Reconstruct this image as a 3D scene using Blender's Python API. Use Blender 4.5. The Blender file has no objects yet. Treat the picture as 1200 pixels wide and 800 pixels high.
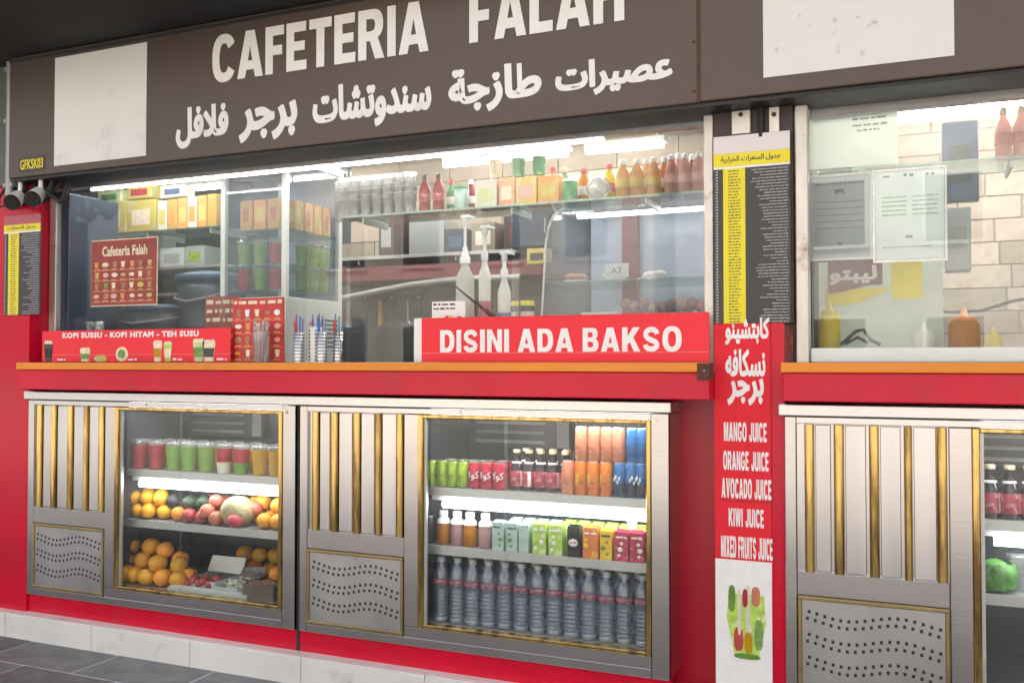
import bpy, bmesh, math, random
from mathutils import Vector, Matrix
random.seed(7)
S = bpy.context.scene
COL = bpy.context.collection
PI = math.pi

# ------------------------------------------------------------------ camera
FPX, YAW, PITCH, DIST, EYE = 1100.0, math.radians(23.35), math.atan(25 / 1100.0), 3.63, 1.5
cam = bpy.data.cameras.new('camera')
cam.sensor_width = 36; cam.lens = 36 * FPX / 1200.0
cam.clip_start = 0.05; cam.clip_end = 500
co = bpy.data.objects.new('camera', cam); COL.objects.link(co)
co.location = (0, -DIST, EYE)
co.rotation_euler = (PI / 2 + PITCH, 0, YAW)
S.camera = co
_F0 = Vector((-math.sin(YAW), math.cos(YAW), 0)); _R = Vector((math.cos(YAW), math.sin(YAW), 0))
_F = _F0 * math.cos(PITCH) + Vector((0, 0, math.sin(PITCH))); _U = _R.cross(_F)

# ------------------------------------------------------------------ sky, sun, exposure
w = bpy.data.worlds.new('World'); S.world = w; w.use_nodes = True
nt = w.node_tree
sky = nt.nodes.new('ShaderNodeTexSky'); sky.sky_type = 'NISHITA'; sky.sun_disc = False
SUN_EL, SUN_AZ = math.radians(52), math.radians(18)   # azimuth, clockwise from +Y
sky.sun_elevation = SUN_EL; sky.sun_rotation = SUN_AZ
sky.air_density = 1.3; sky.dust_density = 5.0; sky.ozone_density = 0.6
hs = nt.nodes.new('ShaderNodeHueSaturation'); hs.inputs['Saturation'].default_value = 0.35
nt.links.new(sky.outputs[0], hs.inputs['Color'])
nt.links.new(hs.outputs[0], nt.nodes['Background'].inputs['Color'])
nt.nodes['Background'].inputs['Strength'].default_value = 0.15
sl = bpy.data.lights.new('sun', 'SUN'); sl.energy = 4.0; sl.angle = math.radians(.6); sl.color = (1, .95, .88)
so = bpy.data.objects.new('sun', sl); COL.objects.link(so)
sd = Vector((math.sin(SUN_AZ) * math.cos(SUN_EL), math.cos(SUN_AZ) * math.cos(SUN_EL), math.sin(SUN_EL)))
so.rotation_euler = (-sd).to_track_quat('-Z', 'Y').to_euler(); so.location = (0, -6, 9)
S.view_settings.view_transform = 'Standard'; S.view_settings.look = 'None'
S.view_settings.exposure = 1.5; S.view_settings.gamma = 1
S.render.engine = 'CYCLES'
S.cycles.use_denoising = True
S.cycles.max_bounces = 8; S.cycles.transparent_max_bounces = 24; S.cycles.glossy_bounces = 3
S.cycles.diffuse_bounces = 3; S.cycles.caustics_reflective = False; S.cycles.caustics_refractive = False
S.cycles.sample_clamp_indirect = 4

# ------------------------------------------------------------------ materials
MATS = {}
def mat(name, col, rough=.5, metal=0., var=.12, scale=9., bump=0., bscale=60., stretch=(1, 1, 1), dirt=None, dscale=3., dthr=(.55, .75), emit=0., coat=0., spec=.5, dfac=.8, trans=0., dmap=False, orand=0.):
    m = bpy.data.materials.new(name); m.use_nodes = True; MATS[name] = m
    n = m.node_tree.nodes; L = m.node_tree.links; b = n['Principled BSDF']
    b.inputs['Base Color'].default_value = (*col, 1)
    b.inputs['Roughness'].default_value = rough; b.inputs['Metallic'].default_value = metal
    b.inputs['Coat Weight'].default_value = coat
    b.inputs['Specular IOR Level'].default_value = spec
    if emit:
        b.inputs['Emission Color'].default_value = (*col, 1); b.inputs['Emission Strength'].default_value = emit; return m
    tc = n.new('ShaderNodeTexCoord'); mp = n.new('ShaderNodeMapping'); mp.inputs['Scale'].default_value = stretch
    L.new(tc.outputs['Object'], mp.inputs[0])
    cur = None
    if var:
        no = n.new('ShaderNodeTexNoise'); no.inputs['Scale'].default_value = scale; no.inputs['Detail'].default_value = 6
        L.new(mp.outputs[0], no.inputs[0])
        r = n.new('ShaderNodeValToRGB')
        r.color_ramp.elements[0].position = .3; r.color_ramp.elements[1].position = .7
        r.color_ramp.elements[0].color = (*[c * (1 - var) for c in col], 1)
        r.color_ramp.elements[1].color = (*[min(1, c * (1 + var)) for c in col], 1)
        L.new(no.outputs[0], r.inputs[0]); cur = r.outputs[0]
        mr = n.new('ShaderNodeMapRange'); mr.inputs[3].default_value = max(.02, rough - .08); mr.inputs[4].default_value = min(1, rough + .1)
        L.new(no.outputs[0], mr.inputs[0]); L.new(mr.outputs[0], b.inputs['Roughness'])
    if dirt:
        d = n.new('ShaderNodeTexNoise'); d.inputs['Scale'].default_value = dscale; d.inputs['Detail'].default_value = 9; d.inputs['Roughness'].default_value = .65
        L.new(mp.outputs[0] if dmap else tc.outputs['Object'], d.inputs[0])
        r2 = n.new('ShaderNodeValToRGB'); r2.color_ramp.elements[0].position = dthr[0]; r2.color_ramp.elements[1].position = dthr[1]
        r2.color_ramp.elements[1].color = (dfac, dfac, dfac, 1)
        L.new(d.outputs[0], r2.inputs[0])
        mx = n.new('ShaderNodeMix'); mx.data_type = 'RGBA'
        L.new(r2.outputs[0], mx.inputs[0])
        if cur: L.new(cur, mx.inputs[6])
        else: mx.inputs[6].default_value = (*col, 1)
        mx.inputs[7].default_value = (*dirt, 1); cur = mx.outputs[2]
    if orand:
        oi = n.new('ShaderNodeObjectInfo'); hv = n.new('ShaderNodeHueSaturation')
        m3 = n.new('ShaderNodeMapRange'); m3.inputs[3].default_value = 1 - orand; m3.inputs[4].default_value = 1 + orand * .6; L.new(oi.outputs['Random'], m3.inputs[0])
        m4 = n.new('ShaderNodeMapRange'); m4.inputs[3].default_value = .5 + orand * .06; m4.inputs[4].default_value = .5 - orand * .08; L.new(oi.outputs['Random'], m4.inputs[0])
        L.new(m3.outputs[0], hv.inputs['Value']); L.new(m4.outputs[0], hv.inputs['Hue']); L.new(cur, hv.inputs['Color']); cur = hv.outputs[0]
    if cur: L.new(cur, b.inputs['Base Color'])
    if trans:
        tr = n.new('ShaderNodeBsdfTranslucent'); tr.inputs[0].default_value = (*col, 1)
        if cur: L.new(cur, tr.inputs[0])
        ms = n.new('ShaderNodeMixShader'); ms.inputs[0].default_value = trans
        L.new(b.outputs[0], ms.inputs[1]); L.new(tr.outputs[0], ms.inputs[2]); L.new(ms.outputs[0], n['Material Output'].inputs[0])
    if bump:
        bn = n.new('ShaderNodeTexNoise'); bn.inputs['Scale'].default_value = bscale; bn.inputs['Detail'].default_value = 4
        L.new(mp.outputs[0], bn.inputs[0])
        bp = n.new('ShaderNodeBump'); bp.inputs['Strength'].default_value = bump; bp.inputs['Distance'].default_value = .01
        L.new(bn.outputs[0], bp.inputs['Height']); L.new(bp.outputs[0], b.inputs['Normal'])
    return m

def glass(name, tint=(.97, .985, .98), base=.05, edge=.8, haze=.03, hcol=(.8, .82, .8), rough=.01):
    m = bpy.data.materials.new(name); m.use_nodes = True; MATS[name] = m
    n = m.node_tree.nodes; L = m.node_tree.links; n.remove(n['Principled BSDF']); out = n['Material Output']
    t = n.new('ShaderNodeBsdfTransparent'); t.inputs[0].default_value = (*tint, 1)
    d = n.new('ShaderNodeBsdfDiffuse'); d.inputs[0].default_value = (*hcol, 1)
    g = n.new('ShaderNodeBsdfGlossy'); g.inputs['Roughness'].default_value = rough
    tl = n.new('ShaderNodeBsdfTranslucent'); tl.inputs[0].default_value = (*hcol, 1); dm = n.new('ShaderNodeMixShader'); dm.inputs[0].default_value = .5
    L.new(d.outputs[0], dm.inputs[1]); L.new(tl.outputs[0], dm.inputs[2])
    m1 = n.new('ShaderNodeMixShader'); L.new(t.outputs[0], m1.inputs[1]); L.new(dm.outputs[0], m1.inputs[2])
    tc = n.new('ShaderNodeTexCoord'); no = n.new('ShaderNodeTexNoise'); no.inputs['Scale'].default_value = 4; no.inputs['Detail'].default_value = 8
    L.new(tc.outputs['Object'], no.inputs[0])
    mr = n.new('ShaderNodeMapRange'); mr.inputs[1].default_value = .35; mr.inputs[2].default_value = .75; mr.inputs[3].default_value = haze * .4; mr.inputs[4].default_value = haze * 1.8
    L.new(no.outputs[0], mr.inputs[0]); L.new(mr.outputs[0], m1.inputs[0])
    lw = n.new('ShaderNodeLayerWeight'); lw.inputs[0].default_value = .5
    p = n.new('ShaderNodeMath'); p.operation = 'POWER'; L.new(lw.outputs['Facing'], p.inputs[0]); p.inputs[1].default_value = 3.5
    q = n.new('ShaderNodeMath'); q.operation = 'MULTIPLY_ADD'; L.new(p.outputs[0], q.inputs[0]); q.inputs[1].default_value = edge; q.inputs[2].default_value = base
    m2 = n.new('ShaderNodeMixShader'); L.new(q.outputs[0], m2.inputs[0]); L.new(m1.outputs[0], m2.inputs[1]); L.new(g.outputs[0], m2.inputs[2])
    L.new(m2.outputs[0], out.inputs[0])
    return m

M = MATS
mat('steel', (.52, .49, .48), .20, 1., .05, 3, bump=.02, bscale=120, stretch=(.05, 1, 1), dirt=(.40, .38, .36), dscale=2.5, dthr=(.5, .8), dfac=.5)
mat('steel_bright', (.60, .58, .575), .26, .95, .06, 3, bump=.02, bscale=90, stretch=(.05, 1, 1), dirt=(.6, .42, .36), dscale=2.2, dthr=(.58, .8), dfac=.4)
mat('steel_slat', (.56, .535, .53), .22, .95, .12, 2.2, stretch=(3, 1, .3), bump=.03, bscale=40)
mat('steel_perf', (.52, .51, .51), .28, .9, .07, 4, dirt=(.42, .38, .33), dscale=6, dthr=(.52, .8), dfac=.5)
mat('old_alu', (.66, .62, .57), .45, .55, .15, 12, dirt=(.28, .15, .09), dscale=9, dthr=(.58, .72), dfac=.85, stretch=(1, 1, .4))
mat('white_frame', (.72, .73, .70), .4, .1, .06, 5, dirt=(.5, .47, .4), dscale=7, dthr=(.58, .8))
mat('brass', (.60, .41, .14), .13, 1., .15, 9, stretch=(5, 5, .6), bump=.22, bscale=5, dirt=(.13, .07, .03), dscale=5, dthr=(.46, .64), dfac=.8, dmap=True)
mat('brass_dull', (.42, .31, .14), .3, .9, .2, 12, dirt=(.16, .12, .07), dscale=6, dthr=(.48, .7))
mat('red_paint', (.60, .004, .030), .20, 0, .10, 1.4, bump=.16, bscale=3, coat=0, spec=.32, dirt=(.36, .03, .035), dscale=3.5, dthr=(.50, .78), dfac=.6)
mat('red_dark', (.58, .008, .032), .3, 0, .10, 2)
mat('red_poster', (.74, .018, .035), .5, 0, .05, 3, spec=.25)
mat('red_banner', (.85, .040, .055), .5, 0, .06, 2.0, bump=.02, bscale=6, spec=.25)
mat('orange_edge', (.74, .235, .015), .42, 0, .10, 4, stretch=(.4, 1, 1), dirt=(.42, .13, .03), dscale=5, dthr=(.6, .8), dfac=.6)
mat('sign_brown', (.088, .062, .050), .42, .15, .06, .9, bump=.02, bscale=3, dirt=(.075, .058, .05), dscale=1.6, dthr=(.45, .8), dfac=.5)
mat('rust', (.10, .035, .02), .8, 0, .3, 30)
mat('sign_white', (.76, .73, .70), .45, 0, .04, 3, dirt=(.50, .44, .40), dscale=5, dthr=(.58, .8), dfac=.7)
mat('vinyl_white', (.70, .69, .66), .38, 0, .05, 1.8, dirt=(.50, .50, .48), dscale=3.2, dthr=(.54, .60), dfac=.38)
mat('vinyl_speckled', (.68, .66, .63), .42, 0, .03, 2, dirt=(.30, .23, .20), dscale=11, dthr=(.60, .68), dfac=.8)
mat('canopy_dark', (.016, .017, .017), .8, 0, .3, 2)
mat('soffit_dark', (.014, .014, .015), .5, 0, .2, 4)
mat('brown_dark', (.055, .035, .03), .5, 0, .2, 6)
mat('black', (.012, .012, .013), .4, 0, 0)
mat('black_rubber', (.02, .02, .02), .7, 0, .2, 10)
mat('hole', (.02, .02, .022), .6, 0, 0)
mat('grey_metal', (.33, .33, .33), .45, .5, .1, 6)
mat('grey_metal_wall', (.10, .105, .10), .5, .2, .2, 6)
mat('white_plastic', (.78, .77, .74), .35, 0, .03, 8)
mat('cream', (.70, .66, .56), .5, 0, .06, 5)
mat('paper', (.90, .92, .90), .6, 0, .03, 5, trans=0.6)
mat('paper_green', (.86, .90, .84), .5, 0, .03, 5, trans=0.6)
mat('paper_grey', (.60, .62, .62), .5, 0, .10, 4, trans=0.4)
mat('print_grey', (.30, .32, .32), .6, 0, 0)
mat('print_green', (.32, .45, .30), .6, 0, 0)
mat('menu_black', (.035, .033, .036), .35, 0, .1, 3)
mat('menu_yellow', (.80, .66, .01), .4, 0, .05, 3)
mat('menu_white', (.72, .67, .66), .4, 0, .04, 3)
mat('menu_pink', (.45, .09, .11), .4, 0, .05, 3)
mat('print_dark', (.06, .055, .05), .5, 0, 0)
mat('print_light', (.42, .40, .41), .5, 0, 0)
mat('tile_white', (.74, .73, .71), .3, 0, .05, 3, dirt=(.42, .40, .37), dscale=5, dthr=(.56, .72), dfac=.7, stretch=(1, 1, 1))
mat('grout', (.30, .25, .195), .8, 0, .2, 20)
mat('paver', (.15, .15, .155), .62, 0, .28, 8, bump=.45, bscale=24, dirt=(.19, .185, .18), dscale=7, dthr=(.5, .7))
mat('paver_dark', (.105, .105, .11), .6, 0, .3, 8, bump=.45, bscale=24, dirt=(.15, .15, .145), dscale=7, dthr=(.5, .72))
mat('ground', (.33, .315, .295), .8, 0, .25, 2, bump=.3, bscale=20)
mat('joint', (.42, .41, .40), .9, 0, .2, 20)
mat('fridge_liner', (.085, .092, .10), .3, .3, .15, 3)
mat('fridge_dark', (.03, .034, .036), .35, .2, .2, 3)
mat('shelf_steel', (.50, .50, .49), .35, .6, .06, 5)
mat('tube', (1., .98, .95), emit=22.)
mat('tube_thin', (1., .98, .95), emit=10.)
mat('tube_soft', (1., .98, .95), emit=5.)
mat('tube_fill', (.95, .96, 1.), emit=26.)
mat('tube_fridge', (.93, .95, 1.), emit=7.)
mat('stone_beige', (.36, .30, .235), .8, 0, .22, 5, bump=.4, bscale=14, dirt=(.22, .18, .14), dscale=5, dthr=(.45, .7), spec=.2, orand=0.25)
mat('stone_pale', (.42, .36, .29), .8, 0, .22, 4, bump=.4, bscale=14, dirt=(.25, .20, .15), dscale=6, dthr=(.48, .7), spec=.2, orand=0.25)
mat('tile_grey', (.085, .09, .105), .3, 0, .12, 3)
mat('grout_dark', (.06, .06, .065), .8, 0, 0)
mat('wall_dark', (.075, .07, .07), .6, 0, .3, 3)
mat('ceiling', (.52, .51, .48), .8, 0, .06, 2)
mat('counter_inner', (.35, .34, .33), .4, .3, .1, 3)
mat('blue_grey', (.085, .105, .135), .30, .1, .12, 3)
mat('navy', (.03, .05, .09), .35, .1, .2, 4)
mat('navy_light', (.06, .11, .19), .35, .1, .2, 4)
mat('showcase_back', (.44, .50, .60), .35, .2, .10, 2)
mat('maroon', (.20, .03, .04), .4, 0, .12, 4)
mat('yellow_pack', (.74, .60, .13), .45, 0, .10, 6, dirt=(.74, .70, .45), dscale=9, dthr=(.5, .6), trans=0.2, orand=0.2)
mat('yellow', (.78, .66, .02), .35, 0, .04, 6)
mat('lime_pack', (.52, .60, .28), .45, 0, .12, 6, dirt=(.74, .72, .55), dscale=9, dthr=(.5, .6))
mat('orange_pack', (.70, .38, .09), .45, 0, .14, 9, dirt=(.72, .62, .30), dscale=12, dthr=(.52, .62), orand=0.35)
mat('green_pack', (.05, .26, .09), .45, 0, .3, 14, dirt=(.5, .6, .35), dscale=22, dthr=(.55, .65))
mat('dark_green_box', (.04, .115, .055), .5, 0, .1, 5)
mat('juice_red', (.50, .035, .05), .35, 0, .12, 20, trans=0.3)
mat('juice_green', (.30, .50, .10), .35, 0, .10, 20, trans=0.4)
mat('juice_green_deep', (.20, .42, .07), .35, 0, .15, 20, trans=0.4)
mat('juice_yellow', (.72, .42, .01), .35, 0, .08, 20, trans=0.4)
mat('juice_pale', (.62, .60, .45), .35, 0, .08, 20)
mat('juice_orange', (.66, .27, .02), .3, 0, .06, 20, trans=0.5)
mat('juice_pink', (.58, .33, .33), .3, 0, .08, 20, trans=0.4)
mat('drink_amber', (.78, .50, .20), .25, 0, .10, 14, trans=0.6)
mat('drink_rose', (.72, .42, .36), .25, 0, .10, 14, trans=0.6)
mat('orange_fruit', (.80, .30, .015), .42, 0, .14, 14, bump=.25, bscale=170, orand=0.2)
mat('orange_fruit_pale', (.86, .38, .02), .45, 0, .2, 14, bump=.25, bscale=170, orand=0.28)
mat('mandarin', (.86, .43, .01), .4, 0, .08, 14, bump=.15, bscale=170, orand=0.15)
mat('avocado', (.025, .055, .02), .45, 0, .4, 30, bump=.4, bscale=120, orand=0.3)
mat('avocado_dark', (.02, .026, .032), .45, 0, .4, 30, bump=.4, bscale=120)
mat('apple_red', (.45, .06, .05), .35, 0, .35, 14, orand=0.14)
mat('peach', (.58, .17, .10), .45, 0, .3, 14, orand=0.14)
mat('melon', (.40, .34, .17), .6, 0, .18, 26, bump=.5, bscale=70)
mat('sweet_potato', (.26, .095, .07), .6, 0, .3, 20, bump=.3, bscale=50)
mat('wood_crate', (.13, .095, .07), .7, 0, .2, 20, stretch=(1, 4, 4))
mat('cabbage', (.10, .27, .05), .5, 0, .35, 30, bump=.4, bscale=40)
mat('white_veg', (.62, .62, .50), .6, 0, .2, 30)
mat('can_green', (.38, .56, .03), .28, .35, .25, 26, dirt=(.12, .32, .04), dscale=22, dthr=(.5, .6))
mat('can_red', (.55, .015, .05), .26, .35, .12, 20)
mat('can_orange', (.78, .21, .02), .28, .3, .15, 24)
mat('can_orange_pale', (.76, .27, .15), .28, .3, .1, 24)
mat('can_blue', (.02, .15, .42), .26, .35, .25, 24, dirt=(.10, .30, .55), dscale=20, dthr=(.55, .62))
mat('can_navy', (.015, .03, .08), .26, .35, .2, 24)
mat('can_black', (.02, .018, .02), .28, .3, .2, 24)
mat('can_end', (.6, .6, .6), .3, .9, .05, 20)
mat('cola', (.022, .012, .016), .12, 0, .1, 10, coat=.5)
mat('label_red', (.40, .04, .07), .4, 0, .3, 30, dirt=(.55, .35, .35), dscale=40, dthr=(.55, .62))
mat('label_water', (.30, .085, .11), .4, 0, .3, 30, dirt=(.45, .30, .33), dscale=40, dthr=(.5, .62))
mat('label_white', (.82, .80, .80), .4, 0, .05, 20)
mat('cap_gold', (.55, .45, .28), .35, .3, .1, 20)
mat('cap_red', (.50, .05, .05), .35, 0, .05, 20)
mat('cap_white', (.78, .78, .80), .35, 0, .03, 20, trans=0.3)
mat('carton_mint', (.42, .56, .50), .35, .15, .2, 26, dirt=(.10, .30, .20), dscale=30, dthr=(.58, .62))
mat('carton_lime', (.42, .62, .09), .38, 0, .2, 26, dirt=(.70, .75, .50), dscale=30, dthr=(.52, .6))
mat('carton_orange', (.72, .20, .03), .38, 0, .2, 26, dirt=(.75, .5, .2), dscale=30, dthr=(.55, .62))
mat('carton_yellow', (.80, .50, .03), .38, 0, .15, 26, dirt=(.25, .30, .05), dscale=30, dthr=(.6, .66))
mat('carton_red', (.50, .03, .08), .38, 0, .2, 26, dirt=(.75, .6, .6), dscale=34, dthr=(.58, .62))
mat('sauce_red', (.33, .02, .02), .25, 0, .15, 20, trans=0.3)
mat('mustard', (.80, .62, .02), .35, 0, .05, 10, trans=0.4)
mat('blue_label', (.03, .09, .30), .4, 0, .1, 10)
mat('pump_white', (.75, .76, .76), .3, 0, .04, 10)
mat('syrup_white', (.82, .81, .77), .3, 0, .15, 20, trans=0.4)
mat('syrup_clear', (.66, .65, .60), .25, 0, .15, 20, trans=0.4)
mat('straw_blue', (.05, .18, .55), .35, 0, 0); mat('straw_red', (.6, .04, .06), .35, 0, 0)
mat('straw_green', (.02, .35, .28), .35, 0, 0); mat('straw_purple', (.25, .05, .3), .35, 0, 0)
mat('straw_white', (.7, .7, .75), .35, 0, 0)
mat('menu_print', (.30, .035, .025), .35, 0, .25, 12)
mat('menu_print_red', (.52, .03, .025), .35, 0, .2, 12)
mat('print_cream', (.78, .68, .50), .5, 0, .2, 60)
mat('print_orange', (.74, .30, .06), .5, 0, 0)
mat('print_pink', (.72, .40, .36), .5, 0, 0)
mat('print_green_food', (.16, .30, .07), .5, 0, .3, 60)
mat('pastry', (.42, .22, .12), .6, 0, .4, 40)
mat('sausage', (.33, .13, .11), .4, 0, .4, 40, orand=0.3)
mat('pan_black', (.014, .014, .015), .45, .2, .2, 8)
mat('wood_spoon', (.5, .30, .08), .5, 0, .15, 8)
mat('building_beige', (.60, .54, .46), .8, 0, .12, 1)
mat('building_grey', (.48, .45, .42), .8, 0, .12, 1)
mat('window_dark', (.03, .035, .04), .1, 0, 0)
glass('window_glass', base=.030, edge=.45, haze=.02)
glass('window_veiled', base=.05, edge=.5, haze=.06)  # extra haze stands in for the bright street reflection on this pane
glass('door_glass', base=.028, edge=.5, haze=.018, hcol=(.6, .62, .62))
glass('shelf_glass', tint=(.80, .92, .87), base=.10, edge=.6, haze=.10, hcol=(.55, .70, .64))
glass('showcase_glass', tint=(.95, .96, .98), base=.04, edge=.4, haze=.05, hcol=(.62, .68, .76))
glass('curved_sheet', tint=(.95, .96, .98), base=.004, edge=.12, haze=.12, hcol=(.66, .74, .86), rough=.12)
glass('stack_plastic', tint=(.97, .97, .97), base=.08, edge=.6, haze=.55, hcol=(.95, .95, .95), rough=.1)
glass('cup_clear', tint=(.93, .94, .95), base=.10, edge=.9, haze=.34, hcol=(.8, .8, .8), rough=.05)
glass('bottle_clear', tint=(.86, .91, .98), base=.15, edge=1., haze=.20, hcol=(.58, .68, .90), rough=.06)
glass('perspex', tint=(.86, .86, .87), base=.12, edge=.8, haze=.28, hcol=(.8, .76, .78), rough=.06)
glass('film', tint=(.9, .9, .9), base=.2, edge=.8, haze=.30, rough=.12)

# ------------------------------------------------------------------ mesh helpers
def hit(px, py, Y):
    """world point on the plane y=Y that the photograph shows at (px, py)"""
    d = _F + _R * ((px - 600) / FPX) + _U * ((400 - py) / FPX)
    t = (Y + DIST) / d.y
    return Vector((d.x * t, Y, EYE + d.z * t))
def rect(x0, x1, yt, yb, Y):
    xm = (x0 + x1) / 2
    return hit(x0, 425, Y).x, hit(x1, 425, Y).x, hit(xm, yb, Y).z, hit(xm, yt, Y).z   # X0 X1 Z0 Z1

class MB:
    def __init__(s): s.v = []; s.f = []; s.smooth = []
    def add(s, vs, fs, sm=False):
        o = len(s.v); s.v += [tuple(v) for v in vs]
        for f in fs: s.f.append(tuple(i + o for i in f)); s.smooth.append(sm)
        return s
    def box(s, x0, x1, y0, y1, z0, z1, bev=0.):
        if x1 < x0: x0, x1 = x1, x0
        if y1 < y0: y0, y1 = y1, y0
        if z1 < z0: z0, z1 = z1, z0
        b = min(bev, (x1 - x0) * .45, (y1 - y0) * .45, (z1 - z0) * .45)
        if b <= 0:
            vs = [(x, y, z) for x in (x0, x1) for y in (y0, y1) for z in (z0, z1)]
            return s.add(vs, [(0, 1, 3, 2), (4, 6, 7, 5), (0, 4, 5, 1), (2, 3, 7, 6), (0, 2, 6, 4), (1, 5, 7, 3)])
        # chamfer on the 4 vertical edges and around the top and bottom
        def ring(i, z): return [(x0 + b + i, y0 + i, z), (x1 - b - i, y0 + i, z), (x1 - i, y0 + b + i, z), (x1 - i, y1 - b - i, z), (x1 - b - i, y1 - i, z), (x0 + b + i, y1 - i, z), (x0 + i, y1 - b - i, z), (x0 + i, y0 + b + i, z)]
        vs = ring(b * .0 + b * .6, z0) + ring(0, z0 + b) + ring(0, z1 - b) + ring(b * .6, z1)
        vs = [(min(max(p[0], x0), x1), min(max(p[1], y0), y1), p[2]) for p in vs]
        fs = [tuple(range(7, -1, -1)), tuple(range(24, 32))]
        for k in range(3):
            for i in range(8): a = k * 8 + i; c = k * 8 + (i + 1) % 8; fs.append((a, c, c + 8, a + 8))
        return s.add(vs, fs)
    def tube(s, p0, p1, r, n=10, r1=None, cap=True):
        p0 = Vector(p0); p1 = Vector(p1); r1 = r if r1 is None else r1
        d = (p1 - p0).normalized(); a = d.orthogonal().normalized(); c = d.cross(a)
        vs = []
        for p, q in ((p0, r), (p1, r1)):
            for i in range(n):
                t = 2 * PI * i / n; vs.append(p + (a * math.cos(t) + c * math.sin(t)) * q)
        s.add(vs, [(i, (i + 1) % n, n + (i + 1) % n, n + i) for i in range(n)], True)
        if cap: s.add(vs[:n], [tuple(range(n - 1, -1, -1))]); s.add(vs[n:], [tuple(range(n))])
        return s
    def path(s, pts, r, n=8):
        pts = [Vector(p) for p in pts]; vs = []
        up = Vector((0, 1, 0)) if abs((pts[1] - pts[0]).normalized().y) < .9 else Vector((1, 0, 0))
        for i, p in enumerate(pts):
            d = (pts[min(i + 1, len(pts) - 1)] - pts[max(i - 1, 0)]).normalized()
            a = d.cross(up).normalized(); c = d.cross(a)
            for k in range(n):
                t = 2 * PI * k / n; vs.append(p + (a * math.cos(t) + c * math.sin(t)) * r)
        fs = [(i * n + k, i * n + (k + 1) % n, (i + 1) * n + (k + 1) % n, (i + 1) * n + k) for i in range(len(pts) - 1) for k in range(n)]
        s.add(vs, fs, True); s.add(vs[:n], [tuple(range(n))]); s.add(vs[-n:], [tuple(range(n - 1, -1, -1))])
        return s
    def lathe(s, c, prof, n=16, a0=0, a1=2 * PI):
        c = Vector(c); full = abs(a1 - a0 - 2 * PI) < 1e-6; m = n if full else n + 1
        vs = [(c.x + r * math.cos(a0 + (a1 - a0) * i / n), c.y + r * math.sin(a0 + (a1 - a0) * i / n), c.z + z) for r, z in prof for i in range(m)]
        fs = []
        for k in range(len(prof) - 1):
            for i in range(n):
                j = (i + 1) % m if full else i + 1
                fs.append((k * m + i, k * m + j, (k + 1) * m + j, (k + 1) * m + i))
        s.add(vs, fs, True)
        if full:
            if prof[0][0] > 1e-4: s.add(vs[:m], [tuple(range(m - 1, -1, -1))])
            if prof[-1][0] > 1e-4: s.add(vs[-m:], [tuple(range(m))])
        return s
    def ball(s, c, r, sx=1, sy=1, sz=1, n=14, k=9, rnd=0.):
        ph = [random.uniform(0, 6) for _ in range(3)]
        vs = []
        for j in range(k + 1):
            v = PI * j / k
            for i in range(n):
                u = 2 * PI * i / n
                q = r * (1 + rnd * (math.sin(3 * u + ph[0]) * math.sin(2 * v + ph[1]) + .5 * math.sin(5 * v + ph[2])))
                vs.append((c[0] + q * sx * math.sin(v) * math.cos(u), c[1] + q * sy * math.sin(v) * math.sin(u), c[2] - q * sz * math.cos(v)))
        s.add(vs, [(j * n + i, j * n + (i + 1) % n, (j + 1) * n + (i + 1) % n, (j + 1) * n + i) for j in range(k) for i in range(n)], True)
        return s
    def prism(s, pts, y0, y1):
        """closed outline of (x, z), extruded from y0 to y1"""
        n = len(pts)
        s.add([(x, y0, z) for x, z in pts] + [(x, y1, z) for x, z in pts], [tuple(range(n)), tuple(range(2 * n - 1, n - 1, -1))] + [(i, n + i, n + (i + 1) % n, (i + 1) % n) for i in range(n)])
        return s
    def disc(s, x, z, r, y, n=14, sz=1., t=.002):
        return s.prism([(x + r * math.cos(2 * PI * i / n), z + r * sz * math.sin(2 * PI * i / n)) for i in range(n)], y - t, y)
    def mesh(s, name, m, origin=(0, 0, 0)):
        me = bpy.data.meshes.new(name)
        me.from_pydata([(v[0] - origin[0], v[1] - origin[1], v[2] - origin[2]) for v in s.v], [], s.f)
        me.polygons.foreach_set('use_smooth', s.smooth)
        bm = bmesh.new(); bm.from_mesh(me); bmesh.ops.recalc_face_normals(bm, faces=bm.faces); bm.to_mesh(me); bm.free()
        me.materials.append(MATS[m]); me.update()
        return me

def wloc(o):
    v = Vector(o.location)
    while o.parent: o = o.parent; v += o.location
    return v
def link(name, me, parent=None, loc=(0, 0, 0)):
    o = bpy.data.objects.new(name, me); COL.objects.link(o); o.location = loc
    if parent: o.parent = parent
    return o
def part(name, mb, m, parent, label=None):
    """a part, given in world coordinates, under its thing"""
    o = link(name, mb.mesh(name, m, wloc(parent)), parent)
    if label: o['label'] = label
    return o
def thing(name, label, cat, loc, group=None):
    o = bpy.data.objects.new(name, None); COL.objects.link(o); o.location = loc; o.empty_display_size = .05
    o['label'] = label; o['category'] = cat
    if group: o['group'] = group
    return o
def single(name, mb, m, label, cat, loc, group=None):
    o = link(name, mb.mesh(name, m, loc), None, loc); o['label'] = label; o['category'] = cat
    if group: o['group'] = group
    return o
def struct(name, mb, m):
    o = link(name, mb.mesh(name, m)); o['kind'] = 'structure'; return o
def dup(root, loc, label=None, rz=None, parent=None):
    r = root.copy(); COL.objects.link(r); r.location = loc
    if label: r['label'] = label
    if rz is not None: r.rotation_euler = (0, 0, rz)
    for ch in list(root.children):
        c = ch.copy(); COL.objects.link(c); c.parent = r
        for g in list(ch.children):
            d = g.copy(); COL.objects.link(d); d.parent = c
    return r
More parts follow.
